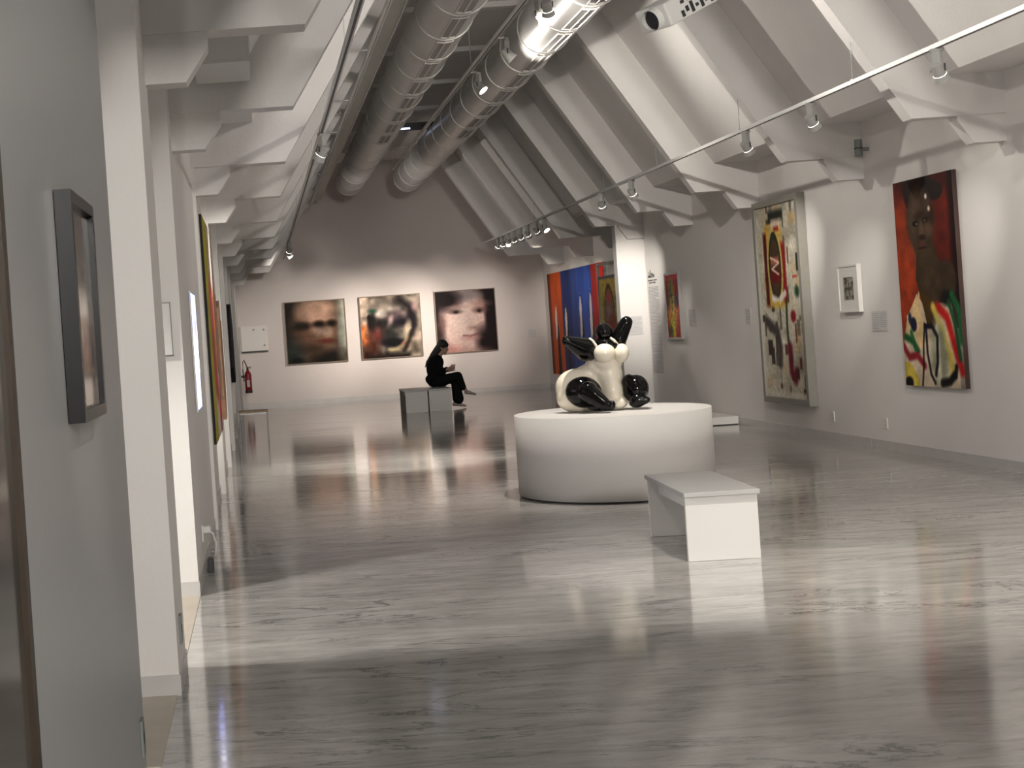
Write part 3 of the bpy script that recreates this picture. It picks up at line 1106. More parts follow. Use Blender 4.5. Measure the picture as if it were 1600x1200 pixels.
# ------------------------------------------------------------------ artworks
def face_dark():
    c = Cv(110, 110, (60, 56, 48))
    c.rect(-.1, .16, -.1, 1.1, (42, 40, 34), .1)
    c.ell(.50, .52, .38, .52, (118, 92, 76), .35)
    c.ell(.53, .84, .30, .22, (190, 158, 138), .45)
    c.rect(.90, 1.1, -.1, 1.1, (172, 172, 160), .12, .9)
    c.ell(.93, .45, .05, .3, (130, 135, 125), .6, alpha=.7)
    c.ell(.56, .615, .10, .06, (18, 13, 8), .55)
    c.ell(.77, .625, .08, .055, (24, 18, 10), .55)
    c.ell(.31, .60, .11, .06, (42, 34, 26), .6)
    c.ell(.20, .60, .10, .07, (40, 36, 30), .6, alpha=.8)
    c.ell(.53, .51, .12, .07, (168, 146, 132), .6, alpha=.8)
    c.ell(.70, .49, .07, .08, (160, 142, 128), .6, alpha=.7)
    c.ell(.66, .34, .14, .04, (88, 44, 36), .6)
    c.ell(.30, .42, .14, .10, (110, 78, 62), .8, alpha=.7)
    c.ell(.62, .20, .2, .06, (120, 96, 80), .7, alpha=.7)
    c.ell(.42, .22, .26, .10, (62, 48, 36), .7, alpha=.8)
    c.ell(.72, .04, .36, .13, (26, 21, 14), .5, .15)
    c.ell(.10, .18, .16, .2, (52, 58, 54), .8)
    c.ell(.16, .04, .1, .05, (22, 24, 26), .6)
    c.ell(.93, .12, .08, .1, (130, 124, 112), .8, alpha=.6)
    c.grain(.12, 9, 9); c.grain(.04)
    return c


def face_smear():
    c = Cv(120, 120, (150, 140, 126))
    c.rect(-.1, .13, .55, 1.1, (204, 186, 168), .06)
    c.rect(-.1, .17, .05, .55, (196, 120, 72), .12)
    c.rect(-.1, .14, -.1, .22, (88, 44, 28), .14)
    c.blotch((90, 84, 78), 12, 12, .62, .5)
    c.ell(.44, .66, .34, .30, (120, 112, 104), .3)
    c.line([(.66, .93), (.84, .78), (.88, .58), (.84, .38)], .055, (26, 20, 24), 1.2)
    c.ell(.86, .62, .06, .18, (22, 14, 22), .6)
    c.ell(.18, .56, .07, .16, (22, 18, 16), .4)
    c.ell(.14, .66, .03, .05, (18, 14, 12), .5)
    c.ell(.36, .55, .17, .09, (38, 32, 32), .6)
    c.ell(.66, .57, .13, .08, (24, 16, 28), .6)
    c.ell(.60, .70, .12, .08, (90, 74, 80), .8, alpha=.7)
    c.ell(.34, .72, .08, .06, (198, 190, 180), .6)
    c.ell(.48, .80, .14, .05, (170, 162, 150), .8, alpha=.7)
    c.ell(.20, .77, .06, .03, (40, 76, 62), .8)
    c.ell(.49, .57, .04, .11, (176, 152, 152), .6, -.3)
    c.ell(.30, .36, .16, .12, (106, 52, 48), .6)
    c.ell(.48, .34, .14, .18, (44, 46, 44), .6)
    c.ell(.52, .24, .19, .07, (14, 12, 18), .4)
    c.ell(.78, .42, .06, .16, (196, 184, 162), .4, -.15)
    c.line([(.46, .12), (.58, .12), (.70, .20), (.77, .30)], .03, (186, 172, 136), .8)
    c.ell(.72, .21, .05, .03, (190, 130, 118), .7)
    c.line([(.84, .40), (.78, .24), (.70, .10)], .03, (36, 28, 22), 1)
    c.rect(.05, .42, -.1, .07, (22, 12, 8), .12)
    c.rect(.12, .28, .05, .30, (62, 32, 22), .14)
    c.rect(.40, .80, -.1, .06, (16, 12, 8), .1)
    c.ell(.92, .80, .05, .08, (190, 160, 158), .8, alpha=.8)
    c.ell(.94, .30, .06, .10, (166, 152, 138), .8, alpha=.8)
    c.ell(.88, .14, .06, .08, (84, 76, 66), .8)
    c.grain(.22, 14, 14); c.grain(.05, 10, 10)
    return c


def face_pale():
    c = Cv(120, 120, (26, 17, 20))
    c.ell(.48, .46, .41, .56, (206, 178, 170), .22)
    c.ell(.42, .52, .30, .40, (222, 204, 196), .7, alpha=.8)
    c.ell(.50, .92, .24, .09, (142, 134, 134), .6)
    c.ell(.18, .86, .22, .16, (24, 14, 18), .5)
    c.ell(.95, .55, .12, .60, (24, 14, 20), .3)
    c.ell(.88, .10, .20, .30, (30, 18, 22), .4, .3)
    c.ell(.02, .34, .08, .22, (52, 36, 34), .8)
    c.rect(-.1, .04, .5, 1.1, (30, 24, 24), .05)
    c.ell(.10, .50, .06, .12, (120, 92, 86), .8, alpha=.7)
    c.ell(.33, .66, .10, .035, (104, 88, 84), .6)
    c.ell(.34, .655, .035, .022, (48, 40, 40), .5)
    c.ell(.34, .735, .14, .03, (172, 146, 138), .8, alpha=.7)
    c.ell(.75, .67, .11, .05, (118, 92, 88), .6)
    c.ell(.73, .655, .035, .025, (52, 40, 40), .5)
    c.ell(.76, .77, .14, .05, (160, 128, 120), .8, alpha=.7)
    c.ell(.56, .47, .07, .14, (198, 180, 172), .7, alpha=.6)
    c.ell(.63, .385, .09, .03, (150, 118, 112), .8, alpha=.7)
    c.line([(.44, .265), (.56, .25), (.70, .285)], .012, (120, 86, 84), 1.2)
    c.ell(.56, .22, .14, .04, (186, 142, 138), .8, alpha=.7)
    c.ell(.22, .03, .2, .08, (190, 140, 132), .8, alpha=.8)
    c.ell(.60, .0, .22, .06, (176, 150, 140), .8, alpha=.7)
    c.grain(.05)
    return c


FW = Y1
for (cx_, cz, fn, lab) in ((1.43, 1.785, face_dark, 'square painting of a dark blurred brown face, left of three on the far wall'),
                          (3.31, 1.79, face_smear, 'square painting of a smeared black and orange face, middle on the far wall'),
                          (5.19, 1.80, face_pale, 'square painting of a pale blurred face with dark hair, right on the far wall')):
    framed('framed_painting', lab, 'painting', (cx_ - .765, FW, cz - .785), (1, 0, 0), (0, -1, 0), 1.53, 1.57, .022, .045,
           FRAMET, fn(), PAINT, 0.012, group='three square face paintings on the far wall')


def portrait():
    c = Cv(150, 246, (132, 50, 28))
    c.ell(.12, .55, .22, .35, (176, 78, 44), .7)
    c.ell(.10, .40, .12, .25, (160, 66, 36), .8)
    c.rect(.0, 1.0, .92, 1.1, (66, 22, 18), .12, .8)
    c.ell(.74, .62, .22, .35, (98, 34, 24), .6)
    c.rect(.92, 1.1, .3, 1.1, (34, 14, 14), .08)
    # lower clothing ground
    c.poly([(.0, -.1), (.0, .19), (.10, .33), (.30, .45), (.45, .36), (.62, .40), (.85, .42), (1.1, .34), (1.1, -.1)], (206, 190, 168))
    c.poly([(.10, .34), (.34, .46), (.40, .20), (.30, .18), (.06, .22)], (222, 196, 150))
    c.poly([(.86, .42), (1.1, .36), (1.1, .05), (.95, .08)], (60, 46, 44))
    c.poly([(.93, .28), (1.05, .28), (1.05, -.05), (.93, -.05)], (156, 150, 142))
    # hat, head, neck, shoulder
    c.ell(.42, .95, .24, .13, (46, 34, 28), .08)
    c.ell(.66, .93, .18, .05, (44, 34, 30), .1, -.12)
    c.ell(.44, .80, .24, .15, (84, 66, 52), .14)
    c.ell(.36, .76, .08, .12, (104, 84, 68), .9, alpha=.7)
    c.ell(.46, .72, .17, .13, (76, 60, 46), .12)
    c.ell(.32, .80, .06, .10, (96, 78, 64), .5)
    c.ell(.63, .81, .05, .05, (70, 48, 34), .2)
    c.poly([(.34, .64), (.62, .72), (.70, .60), (.90, .56), (.95, .45), (.84, .40), (.66, .40), (.58, .28), (.46, .28), (.36, .44), (.30, .52)], (72, 58, 42))
    c.ell(.82, .51, .14, .09, (70, 56, 42), .15)
    c.ell(.54, .50, .16, .14, (78, 62, 46), .3)
    c.ell(.80, .42, .10, .035, (22, 20, 20), .4)
    c.poly([(.36, .46), (.54, .42), (.50, .30), (.44, .30)], (84, 62, 24))
    c.ell(.36, .785, .055, .014, (26, 20, 18), .3)
    c.ell(.53, .795, .055, .014, (26, 20, 18), .3)
    c.ell(.38, .782, .012, .005, (150, 142, 132), .5)
    c.ell(.52, .792, .012, .005, (140, 132, 124), .5)
    c.ell(.45, .815, .10, .02, (64, 46, 36), .6)
    c.ell(.45, .745, .04, .045, (108, 86, 70), .5)
    c.ell(.46, .715, .06, .013, (48, 34, 26), .4)
    c.ell(.45, .672, .08, .018, (92, 58, 50), .4)
    c.ell(.45, .665, .08, .005, (34, 22, 20), .4)
    c.ell(.57, .75, .05, .035, (128, 104, 88), .7, alpha=.6)
    c.ell(.56, .905, .02, .012, (236, 230, 220), .4)
    c.ell(.60, .845, .02, .012, (236, 214, 190), .5)
    # clothes strokes
    c.line([(.64, .38), (.78, .33), (.90, .16), (.97, .08)], .025, (186, 40, 36))
    c.line([(.88, .43), (.98, .36), (.99, .22)], .022, (38, 104, 60))
    c.line([(.82, .40), (.90, .30), (.95, .14)], .016, (42, 92, 56))
    c.line([(.56, .38), (.70, .26), (.80, .14), (.82, .08)], .022, (208, 186, 92))
    c.ell(.62, .15, .13, .16, (150, 152, 128), .3)
    c.ell(.60, .13, .04, .14, (196, 190, 168), .4)
    c.ell(.15, .33, .03, .03, (46, 54, 84), .3)
    c.ell(.21, .30, .055, .035, (30, 34, 60), .2)
    c.line([(.05, .24), (.18, .22), (.26, .17)], .018, (36, 96, 58))
    c.line([(.16, .26), (.22, .18)], .016, (44, 110, 66))
    c.line([(.0, .20), (.10, .14), (.24, .15), (.36, .10)], .018, (150, 44, 56))
    c.poly([(.0, .12), (.12, .11), (.26, .03), (.24, -.1), (.0, -.1)], (196, 178, 84))
    c.ell(.07, .015, .07, .03, (22, 20, 26), .2)
    c.line([(.40, .30), (.36, .20), (.34, .10), (.30, .0)], .008, (24, 22, 26))
    c.line([(.42, .29), (.42, .16), (.46, .06), (.52, .02)], .010, (30, 32, 40))
    c.line([(.40, .29), (.52, .29), (.60, .24), (.58, .12), (.54, .06)], .012, (24, 26, 40))
    c.line([(.64, .02), (.76, .03), (.84, .06)], .020, (20, 18, 20))
    c.line([(.86, .06), (.88, .10)], .015, (20, 18, 20))
    c.grain(.12, 12, 20); c.grain(.05)
    return c


def abstract():
    """plain stand-in: beige ground, dark marks, one yellow-edged oval and loose bars"""
    c = Cv(140, 240, (196, 190, 172))
    c.blotch((140, 134, 120), 7, 12, .55, .55, 3)
    c.blotch((218, 213, 200), 6, 14, .55, .8, 3)
    c.blotch((206, 168, 112), 6, 12, .74, .5)
    r = random.Random(5)
    for i in range(46):
        x, y = r.random(), r.random()
        w, h = r.uniform(.02, .09), r.uniform(.012, .10)
        col = r.choice([(58, 54, 50), (84, 78, 70), (40, 36, 36), (150, 144, 130), (96, 44, 44), (110, 104, 92)])
        c.rect(x - w / 2, x + w / 2, y - h / 2, y + h / 2, col, .012, .8)
    c.rect(.18, .60, .47, .90, (206, 168, 84), .03)
    c.rect(.14, .22, .48, .86, (96, 34, 32), .03)
    c.rect(.56, .66, .50, .80, (150, 46, 44), .03)
    c.ell(.40, .68, .17, .20, (88, 66, 50), .06)
    c.ring(.40, .68, .17, .20, .09, (196, 178, 110), .03)
    c.ring(.40, .68, .13, .165, .10, (60, 56, 42), .03)
    c.rect(.30, .50, .69, .73, (176, 110, 96), .02)
    c.rect(.28, .52, .60, .66, (120, 34, 36), .03)
    c.line([(.30, .73), (.50, .70), (.32, .67), (.48, .64)], .006, (222, 200, 180))
    c.rect(.30, .66, .92, .97, (52, 56, 48), .03)
    c.rect(.36, .58, .88, .92, (214, 196, 180), .03)
    c.rect(.42, .54, .865, .885, (158, 52, 48), .02)
    c.line([(.30, .52), (.44, .50), (.60, .54)], .018, (224, 218, 206))
    c.rect(.38, .46, .475, .50, (220, 170, 60), .01)
    c.line([(.10, .40), (.26, .36), (.36, .34), (.40, .26), (.38, .18)], .030, (84, 76, 74))
    c.line([(.62, .50), (.60, .36), (.62, .20), (.66, .10)], .013, (62, 78, 62))
    c.line([(.64, .26), (.64, .14), (.72, .10)], .030, (118, 44, 56))
    c.ell(.76, .42, .06, .03, (140, 38, 50), .3)
    c.rect(.80, .90, .615, .625, (186, 60, 66), .01)
    c.ell(.88, .545, .05, .03, (52, 84, 62), .4)
    c.rect(.10, .22, .22, .30, (72, 64, 60), .01)
    c.rect(.72, .82, .10, .16, (96, 46, 50), .02)
    c.rect(.02, .98, .0, .03, (216, 210, 200), .02)
    c.grain(.08, 40, 80)
    return c


def print_small():
    c = Cv(60, 60, (150, 146, 138))
    c.blotch((84, 80, 74), 6, 8, .5, .8)
    c.line([(.2, .1), (.3, .9)], .03, (60, 58, 56))
    c.line([(.6, .1), (.5, .8)], .03, (70, 66, 62))
    c.grain(.15, 20, 20)
    return c


# portrait on the right wall (plain canvas)
def plain_canvas(label, cat, p0, right, nrm, w, h, depth, edge_mat, cv, cm=PAINT, group=None):
    p0, right, nrm = Vector(p0), Vector(right).normalized(), Vector(nrm).normalized()
    p0 = p0 + nrm * .003
    t = thing('painting', label, cat, p0 + right * w / 2, group)
    up = Vector((0, 0, 1))
    mt = Matrix.Translation(p0) @ Matrix(((right.x, nrm.x, 0, 0), (right.y, nrm.y, 0, 0), (right.z, nrm.z, 1, 0), (0, 0, 0, 1)))
    bm = B(); box(bm, 0, w, 0.0, depth - .001, 0, h, 0, mt)
    obj('stretcher', bm, edge_mat, t)
    canvas('painted_canvas', cv, p0 + nrm * depth, right, w, h, cm, t)
    return t


plain_canvas('tall painted portrait of a dark-skinned man in a hat on a red ground', 'painting',
             (XR, 15.40, .73), (0, -1, 0), (-1, 0, 0), 1.30, 2.11, .045, mat('canvas_edge_dark', (.05, .025, .02), .7, vary=.3), portrait())
framed('framed_painting', 'tall abstract painting with a yellow-edged oval in a deep grey frame', 'painting',
       (XR, 19.62, .39), (0, -1, 0), (-1, 0, 0), 1.62, 2.63, .075, .105, FRAMEG, abstract(), PAINT, .03)
framed('framed_print', 'small grey print in a white mount and frame between the two tall paintings', 'print',
       (XR, 17.02, 1.52), (0, -1, 0), (-1, 0, 0), .56, .54, .02, .05, FRAMEW, print_small(), PAINT, .01, mount=FRAMEW, mat_w=.12)


def red_figure():
    c = Cv(80, 116, (168, 40, 50))
    c.rect(-.1, 1.1, .91, 1.1, (214, 70, 80), .03)
    c.ell(.40, .72, .24, .22, (164, 160, 40), .4)
    c.ell(.42, .30, .30, .36, (168, 158, 48), .5)
    c.ell(.40, .40, .55, .10, (196, 138, 72), .6)
    c.line([(.38, .90), (.36, .74), (.46, .60), (.44, .44)], .03, (76, 84, 40))
    c.line([(.24, .80), (.28, .66), (.5, .68)], .02, (90, 30, 36))
    c.ell(.78, .58, .12, .10, (58, 52, 92), .5)
    c.ell(.16, .60, .10, .12, (90, 50, 60), .6)
    c.ell(.22, .10, .14, .08, (70, 84, 42), .6)
    c.ell(.80, .08, .2, .06, (150, 44, 34), .6)
    c.line([(.5, .5), (.46, .2), (.52, .04)], .04, (190, 180, 60))
    c.grain(.22, 22, 34)
    return c


framed('framed_painting', 'small tall red and yellow-green painting in a thin white frame on the grey wall', 'painting',
       (XR, 24.25, 1.22), (0, -1, 0), (-1, 0, 0), .80, 1.08, .03, .05, mat('silver_frame', (.32, .31, .30), .4, metal=.3, vary=.04), red_figure(), PAINT, .012)


def bands():
    c = Cv(200, 130, (56, 84, 150))
    c.rect(-.1, .27, -.1, 1.1, (206, 96, 40), .012)
    c.rect(-.1, .05, -.1, 1.1, (120, 60, 40), .03)
    c.rect(.27, .44, -.1, 1.1, (44, 66, 128), .02)
    c.rect(.55, .80, -.1, 1.1, (60, 96, 178), .03)
    c.rect(.80, 1.1, -.1, 1.1, (204, 58, 52), .01)
    c.rect(.80, .88, -.1, 1.1, (160, 50, 46), .04, .7)
    for x, top in ((.14, .72), (.33, .70), (.60, .78), (.77, .80)):
        c.poly([(x - .030, .34), (x - .024, top - .14), (x, top), (x + .014, top - .12), (x + .010, .40)], (226, 216, 212))
        c.poly([(x - .006, top - .05), (x, top), (x + .006, top - .05)], (46, 36, 34))
        c.poly([(x - .004, .30), (x + .022, .62), (x + .042, .30), (x + .056, -.1), (x - .020, -.1)], (48, 40, 46))
    c.grain(.06, 40, 6)
    return c


plain_canvas('wide painting of orange, blue and red vertical bands in the far right corner', 'painting',
             (XRF, 36.1, .36), (0, -1, 0), (-1, 0, 0), 5.9, 2.44, .05, WHITE, bands())


def oval_head():
    c = Cv(80, 120, (170, 160, 84))
    c.rect(.1, .9, .06, .94, (150, 140, 70), .03)
    c.rect(.0, 1.0, .80, 1.1, (190, 168, 84), .04)
    c.ell(.48, .52, .26, .38, (120, 76, 64), .15)
    c.ell(.46, .66, .18, .16, (136, 108, 104), .5)
    c.ell(.48, .78, .12, .06, (176, 84, 74), .5)
    c.ell(.60, .34, .24, .2, (128, 46, 30), .4)
    c.ring(.48, .52, .27, .39, .05, (90, 70, 36), .04)
    c.ell(.9, .40, .05, .08, (48, 44, 34), .4)
    c.grain(.12, 20, 30)
    return c


t = thing('framed_painting', 'yellow-green painting of a reddish oval in an open grey frame near the white stub wall', 'painting', (6.97, 29.1, .7))
fb, mtx = frame_bm((7.0, 30.0, .62), (0, -1, 0), (-1, 0, 0), 1.75, 2.13, .05, .05)
obj('frame', fb, FRAMEG, t)
bm = B(); box(bm, .06, 1.69, .005, .03, .06, 1.84, 0, mtx); obj('backing_board', bm, FRAMEG, t)
canvas('artwork', oval_head(), Vector((7.0 - .035, 29.90, .70)), (0, -1, 0), 1.55, 1.72, PAINT, t)
bm = B(); box(bm, .05, 1.70, .005, .04, 1.80, 1.86, 0, mtx); obj('top_bar', bm, DARKM, t)
bm = B()
for yy in (29.8, 28.5):
    for zz in (.9, 2.4):
        tube(bm, (7.0, yy, zz), (XRF, yy, zz), .012, seg=8)
obj('wall_spacer', bm, STEEL, t)

# ------------------------------------------------------------------ labels, lettering, sockets
def label_card(label, p0, right, nrm, w, h, cols=2, group='wall labels'):
    p0, right, nrm = Vector(p0), Vector(right).normalized(), Vector(nrm).normalized()
    p0 = p0 + nrm * .003
    t = thing('wall_label', label, 'label', p0 + right * w / 2, group)
    mt = Matrix.Translation(p0) @ Matrix(((right.x, nrm.x, 0, 0), (right.y, nrm.y, 0, 0), (right.z, nrm.z, 1, 0), (0, 0, 0, 1)))
    bm = B(); box(bm, 0, w, 0, .004, 0, h, 0, mt); obj('card', bm, LABELM, t)
    bm = B()
    r = random.Random(int(w * 1000 + p0.y * 10))
    n = int(h / .022)
    cw = w / cols
    for cc in range(cols):
        for i in range(n - 1 - cc):
            z = h - .02 - i * .021
            x = cc * cw + .012
            xe = (cc + 1) * cw - .012 - r.random() * .3 * cw * (1 if i % 4 == 3 else .2)
            while x < xe:
                wl = r.uniform(.010, .030)
                box(bm, x, min(x + wl, xe), .004, .005, z - .010, z - .003, 0, mt)
                x += wl + .005
    obj('lettering', bm, TEXTM, t)
    return t


label_card('small text label in two grey columns left of the tall portrait', (XR, 16.25, 1.30), (0, -1, 0), (-1, 0, 0), .40, .22)
label_card('small grey text label left of the deep framed abstract painting', (XR, 20.45, 1.42), (0, -1, 0), (-1, 0, 0), .22, .22, 1)
label_card('small grey text label right of the red and yellow painting', (XR, 23.15, 1.42), (0, -1, 0), (-1, 0, 0), .40, .27)
label_card('small grey text label at the right end of the far wall', (6.72, Y1, 1.24), (1, 0, 0), (0, -1, 0), .22, .26, 1)
label_card('pale text label on the white stub wall beside the sculpture', (6.42, YS + .05, 1.32), (1, 0, 0), (0, -1, 0), .24, .32, 1)

t = thing('wall_text', 'tall column of grey exhibition text under a small dark heading on the right wall', 'wall text', (XR, 25.2, 1.6))
bm = B()
r = random.Random(3)
yA, yB = 25.42, 24.80
for i in range(62):
    z = 2.12 - i * .024
    y = yA
    end = yB + (r.random() * .2 if i % 9 == 8 else 0)
    while y > end:
        wl = r.uniform(.02, .06)
        box(bm, XR - .002, XR + .001, max(y - wl, end), y, z - .014, z)
        y -= wl + .012
obj('paragraphs', bm, TEXTM, t)
bm = B()
for (a, b_, z0, z1) in ((25.40, 25.30, 2.50, 2.54), (25.33, 25.30, 2.50, 2.60), (25.28, 25.16, 2.50, 2.53), (25.24, 25.21, 2.50, 2.63), (25.20, 25.10, 2.54, 2.57),
                        (25.14, 25.10, 2.50, 2.58), (25.08, 25.00, 2.50, 2.55), (25.42, 25.12, 2.44, 2.46), (25.08, 24.86, 2.44, 2.46), (25.36, 25.16, 2.40, 2.42), (25.12, 24.95, 2.40, 2.42)):
    box(bm, XR - .003, XR + .001, b_, a, z0 - .22, z1 - .22)
obj('heading', bm, DARKM, t)


def socket(label, y, z, x=XR, sgn=-1):
    t = thing('wall_socket', label, 'socket', (x, y, z), 'wall sockets')
    bm = B(); box(bm, x + sgn * .012 if sgn < 0 else x, x if sgn < 0 else x + .012, y - .045, y + .045, z - .06, z + .06, .003); obj('cover_plate', bm, PLASTW, t)
    bm = B()
    for dz in (-.025, .025):
        tube(bm, (x + sgn * .0125, y, z + dz), (x + sgn * .010, y, z + dz), .020, seg=16)
    obj('outlet', bm, LABELM, t)
    return t


socket('small white double socket low on the right wall under the framed print', 17.55, .29)
socket('small white double socket low on the right wall left of the tall portrait', 16.07, .29)
socket('white socket low on the left wall with a cable plugged in', 10.6, .30, -.505, 1)
t = thing('power_cable', 'short white plug and cable hanging to a black adapter at the left wall', 'cable', (-.49, 10.6, .2))
bm = B(); box(bm, -.495, -.44, 10.57, 10.63, .30, .35, .006); obj('plug', bm, PLASTW, t)
bm = B(); path_tube(bm, [(-.45, 10.6, .31), (-.425, 10.6, .29), (-.41, 10.62, .22), (-.42, 10.66, .13), (-.45, 10.70, .10)], .008, 8); obj('cord', bm, PLASTW, t, smooth=True)
bm = B(); box(bm, -.485, -.44, 10.66, 10.78, .0, .10, .005); obj('adapter', bm, DARKM, t)

for lab, x, y, z in (('dark grey blank plate low on the side of the near white pillar', -.486, 7.22, .27),
                     ('dark grey blank plate at the bottom end of the near grey wall', -.556, 5.66, .16)):
    t = thing('outlet_plate', lab, 'plate', (x, y, z), 'grey plates low on the left side')
    bm = B(); box(bm, x, x + .012, y - .04, y + .04, z - .07, z + .07, .003); obj('plate', bm, GREYP, t)
    bm = B(); box(bm, x + .010, x + .014, y - .015, y + .015, z - .02, z + .02); obj('outlet', bm, DARKM, t)

# sensor on the right wall
t = thing('wall_sensor', 'small dark grey device mounted high on the right wall beside a ceiling rib', 'sensor', (6.7, 16.0, 3.3))
bm = B(); tube(bm, (6.66, 16.05, 3.22), (6.66, 16.05, 3.40), .042, .038, 20); obj('housing', bm, GREYP, t)
bm = B(); box(bm, 6.66, 6.77, 16.03, 16.07, 3.27, 3.31); obj('bracket', bm, GREYP, t)
bm = B(); tube(bm, (6.66, 16.05, 3.295), (6.66, 16.05, 3.31), .0435, seg=20); obj('band', bm, DARKM, t)

# ------------------------------------------------------------------ left side objects
def figure_photo():
    c = Cv(70, 90, (118, 112, 108))  # grey ground paints in what the picture glass reflects
    c.rect(-.1, 1.1, .42, .60, (150, 144, 138), .1)
    c.rect(.0, 1.0, .12, .42, (122, 104, 88), .02)
    c.rect(-.1, 1.1, -.1, .14, (168, 158, 148), .03)
    c.ell(.5, .25, .40, .14, (66, 46, 40), .3)
    c.ell(.30, .35, .12, .05, (150, 134, 124), .4)
    c.ell(.60, .27, .14, .08, (112, 66, 60), .4)
    c.ell(.78, .17, .10, .03, (140, 128, 100), .4)
    c.grain(.15, 20, 26)
    return c


framed('framed_photograph', 'black framed photograph under glass on the near grey wall', 'picture',
       (-.556, 4.17, 1.452), (0, 1, 0), (1, 0, 0), .57, .666, .035, .048, FRAMEB, figure_photo(), PAINTG, .018)


def dark_glass():
    c = Cv(30, 90, (98, 96, 88))
    c.rect(-.1, 1.1, .70, 1.1, (84, 80, 66), .2)
    c.rect(-.1, 1.1, .30, .42, (60, 60, 54), .1)
    c.rect(-.1, 1.1, -.1, .2, (92, 92, 82), .2)
    return c


framed('glazed_picture', 'tall brown-framed glazed panel cut off at the left edge of the picture', 'picture',
       (-.556, 1.75, .35), (0, 1, 0), (1, 0, 0), 1.39, 2.3, .05, .03, FRAMEBR, dark_glass(), PAINTG, .012)

# acrylic sign holder on the front of the second pillar
t = thing('sign_holder', 'thin clear-edged white sign holder on the front of the second white pillar', 'sign', (-.64, 9.67, 1.75))
bm = B(); box(bm, -.76, -.572, 9.655, 9.688, 1.60, 1.94); obj('sheet', bm, WHITE, t)
bm = B(); box(bm, -.572, -.568, 9.650, 9.69, 1.595, 1.945); box(bm, -.76, -.568, 9.650, 9.69, 1.595, 1.599); box(bm, -.76, -.568, 9.650, 9.69, 1.941, 1.945); obj('edge_strip', bm, GREYP, t)


def screen_img():
    c = Cv(50, 70, (236, 240, 255))
    c.rect(-.1, 1.1, .70, 1.1, (150, 170, 240), .1)
    c.rect(-.1, 1.1, -.1, .28, (170, 172, 235), .08)
    c.ell(.6, .70, .25, .14, (226, 120, 190), .5)
    c.ell(.3, .86, .3, .06, (230, 232, 255), .5)
    c.line([(.1, .30), (.5, .24), (.9, .30)], .012, (110, 110, 150))
    return c


t = thing('video_screen', 'bright bluish-white video screen on the left wall before the yellow painting', 'screen', (-.5, 11.35, 1.6))
bm = B(); box(bm, -.502, -.488, 10.97, 11.73, 1.15, 2.06, .002); obj('housing', bm, PLASTW, t)
canvas('display', screen_img(), Vector((-.4875, 10.985, 1.165)), (0, 1, 0), .73, .88, SCREENM, t)


def yellow_art():
    c = Cv(120, 120, (214, 205, 196))
    c.rect(-.1, .38, -.1, 1.1, (178, 170, 66), .02)
    c.rect(.38, .43, .2, 1.1, (60, 58, 54), .02)
    c.rect(.42, .48, .1, 1.1, (196, 176, 90), .02)
    c.rect(.55, .62, .3, 1.1, (72, 66, 62), .02)
    c.rect(.30, 1.1, .30, .70, (176, 112, 84), .08)
    c.ell(.5, .62, .14, .14, (222, 110, 124), .3)
    c.ell(.62, .25, .2, .10, (196, 90, 90), .4)
    c.ell(.85, .10, .12, .10, (210, 60, 84), .3)
    c.rect(.9, 1.1, -.1, 1.1, (70, 62, 56), .02)
    c.grain(.1, 20, 20)
    return c


plain_canvas('tall painting with a broad yellow stripe on the left wall seen edge-on', 'painting',
             (XL + .01, 13.5, .73), (0, 1, 0), (1, 0, 0), 2.3, 2.12, .085, mat('canvas_edge_black', (.01, .01, .01), .7, vary=.2), yellow_art())

# brown ragged relief pieces
def ragged(name, label, pts, x, depth, m, group=None):
    t = thing(name, label, 'wall relief', (x, pts[0][0], 1.6), group)
    bm = B()
    a = [bm.verts.new((x, y, z)) for y, z in pts]
    b_ = [bm.verts.new((x + depth, y, z)) for y, z in pts]
    bm.faces.new(a[::-1]); bm.faces.new(b_)
    for i in range(len(pts)):
        j = (i + 1) % len(pts)
        bm.faces.new((a[i], a[j], b_[j], b_[i]))
    bmesh.ops.triangulate(bm, faces=[f for f in bm.faces if len(f.verts) > 4])
    obj('relief_panel', bm, m, t)
    return t


BROWNR = mat('brown_fibre', (.33, .19, .12), .8, vary=.3, vscale=9, bump=.4, bscale=30)
ragged('wall_relief', 'ragged brown relief panel, the nearer one beyond the yellow-striped painting',
       [(16.8, 1.15), (17.1, 2.38), (17.35, 2.45), (17.5, 2.2), (17.8, 2.25), (18.0, 1.9), (18.1, 1.2), (17.7, .95), (17.5, 1.2), (17.2, 1.0)], XL + .01, .05, BROWNR, 'brown reliefs on the left wall')
ragged('wall_relief', 'ragged brown relief panel, the farther one beside the lit pilaster',
       [(18.3, 1.0), (18.4, 2.1), (18.8, 2.2), (19.0, 1.9), (19.3, 1.95), (19.4, 1.1), (19.1, .70), (18.8, .68), (18.7, 1.05)], XL + .01, .06, BROWNR, 'brown reliefs on the left wall')
ragged('wall_relief', 'ragged black relief on the far left wall with small white flecks',
       [(23.2, 1.25), (23.25, 2.1), (23.8, 2.25), (24.6, 2.30), (25.0, 2.05), (25.3, 1.9), (25.3, 1.1), (24.9, .98), (24.6, 1.2), (24.0, 1.05), (23.7, 1.3)], XL + .01, .10, mat('black_fibre', (.008, .008, .014), .8, vary=.4, vscale=9, bump=.4))
# white wall panel leaning beyond it
t = thing('wall_panel', 'narrow white display panel on the far left wall past the black relief', 'panel', (-.5, 27.0, 1.6))
bm = B(); box(bm, XL + .01, XL + .06, 26.4, 27.9, .35, 1.35, .004); obj('panel_board', bm, WHITE, t)
bm = B(); box(bm, XL + .06, XL + .065, 26.5, 27.8, .45, 1.25); obj('panel_face', bm, PLASTW, t)

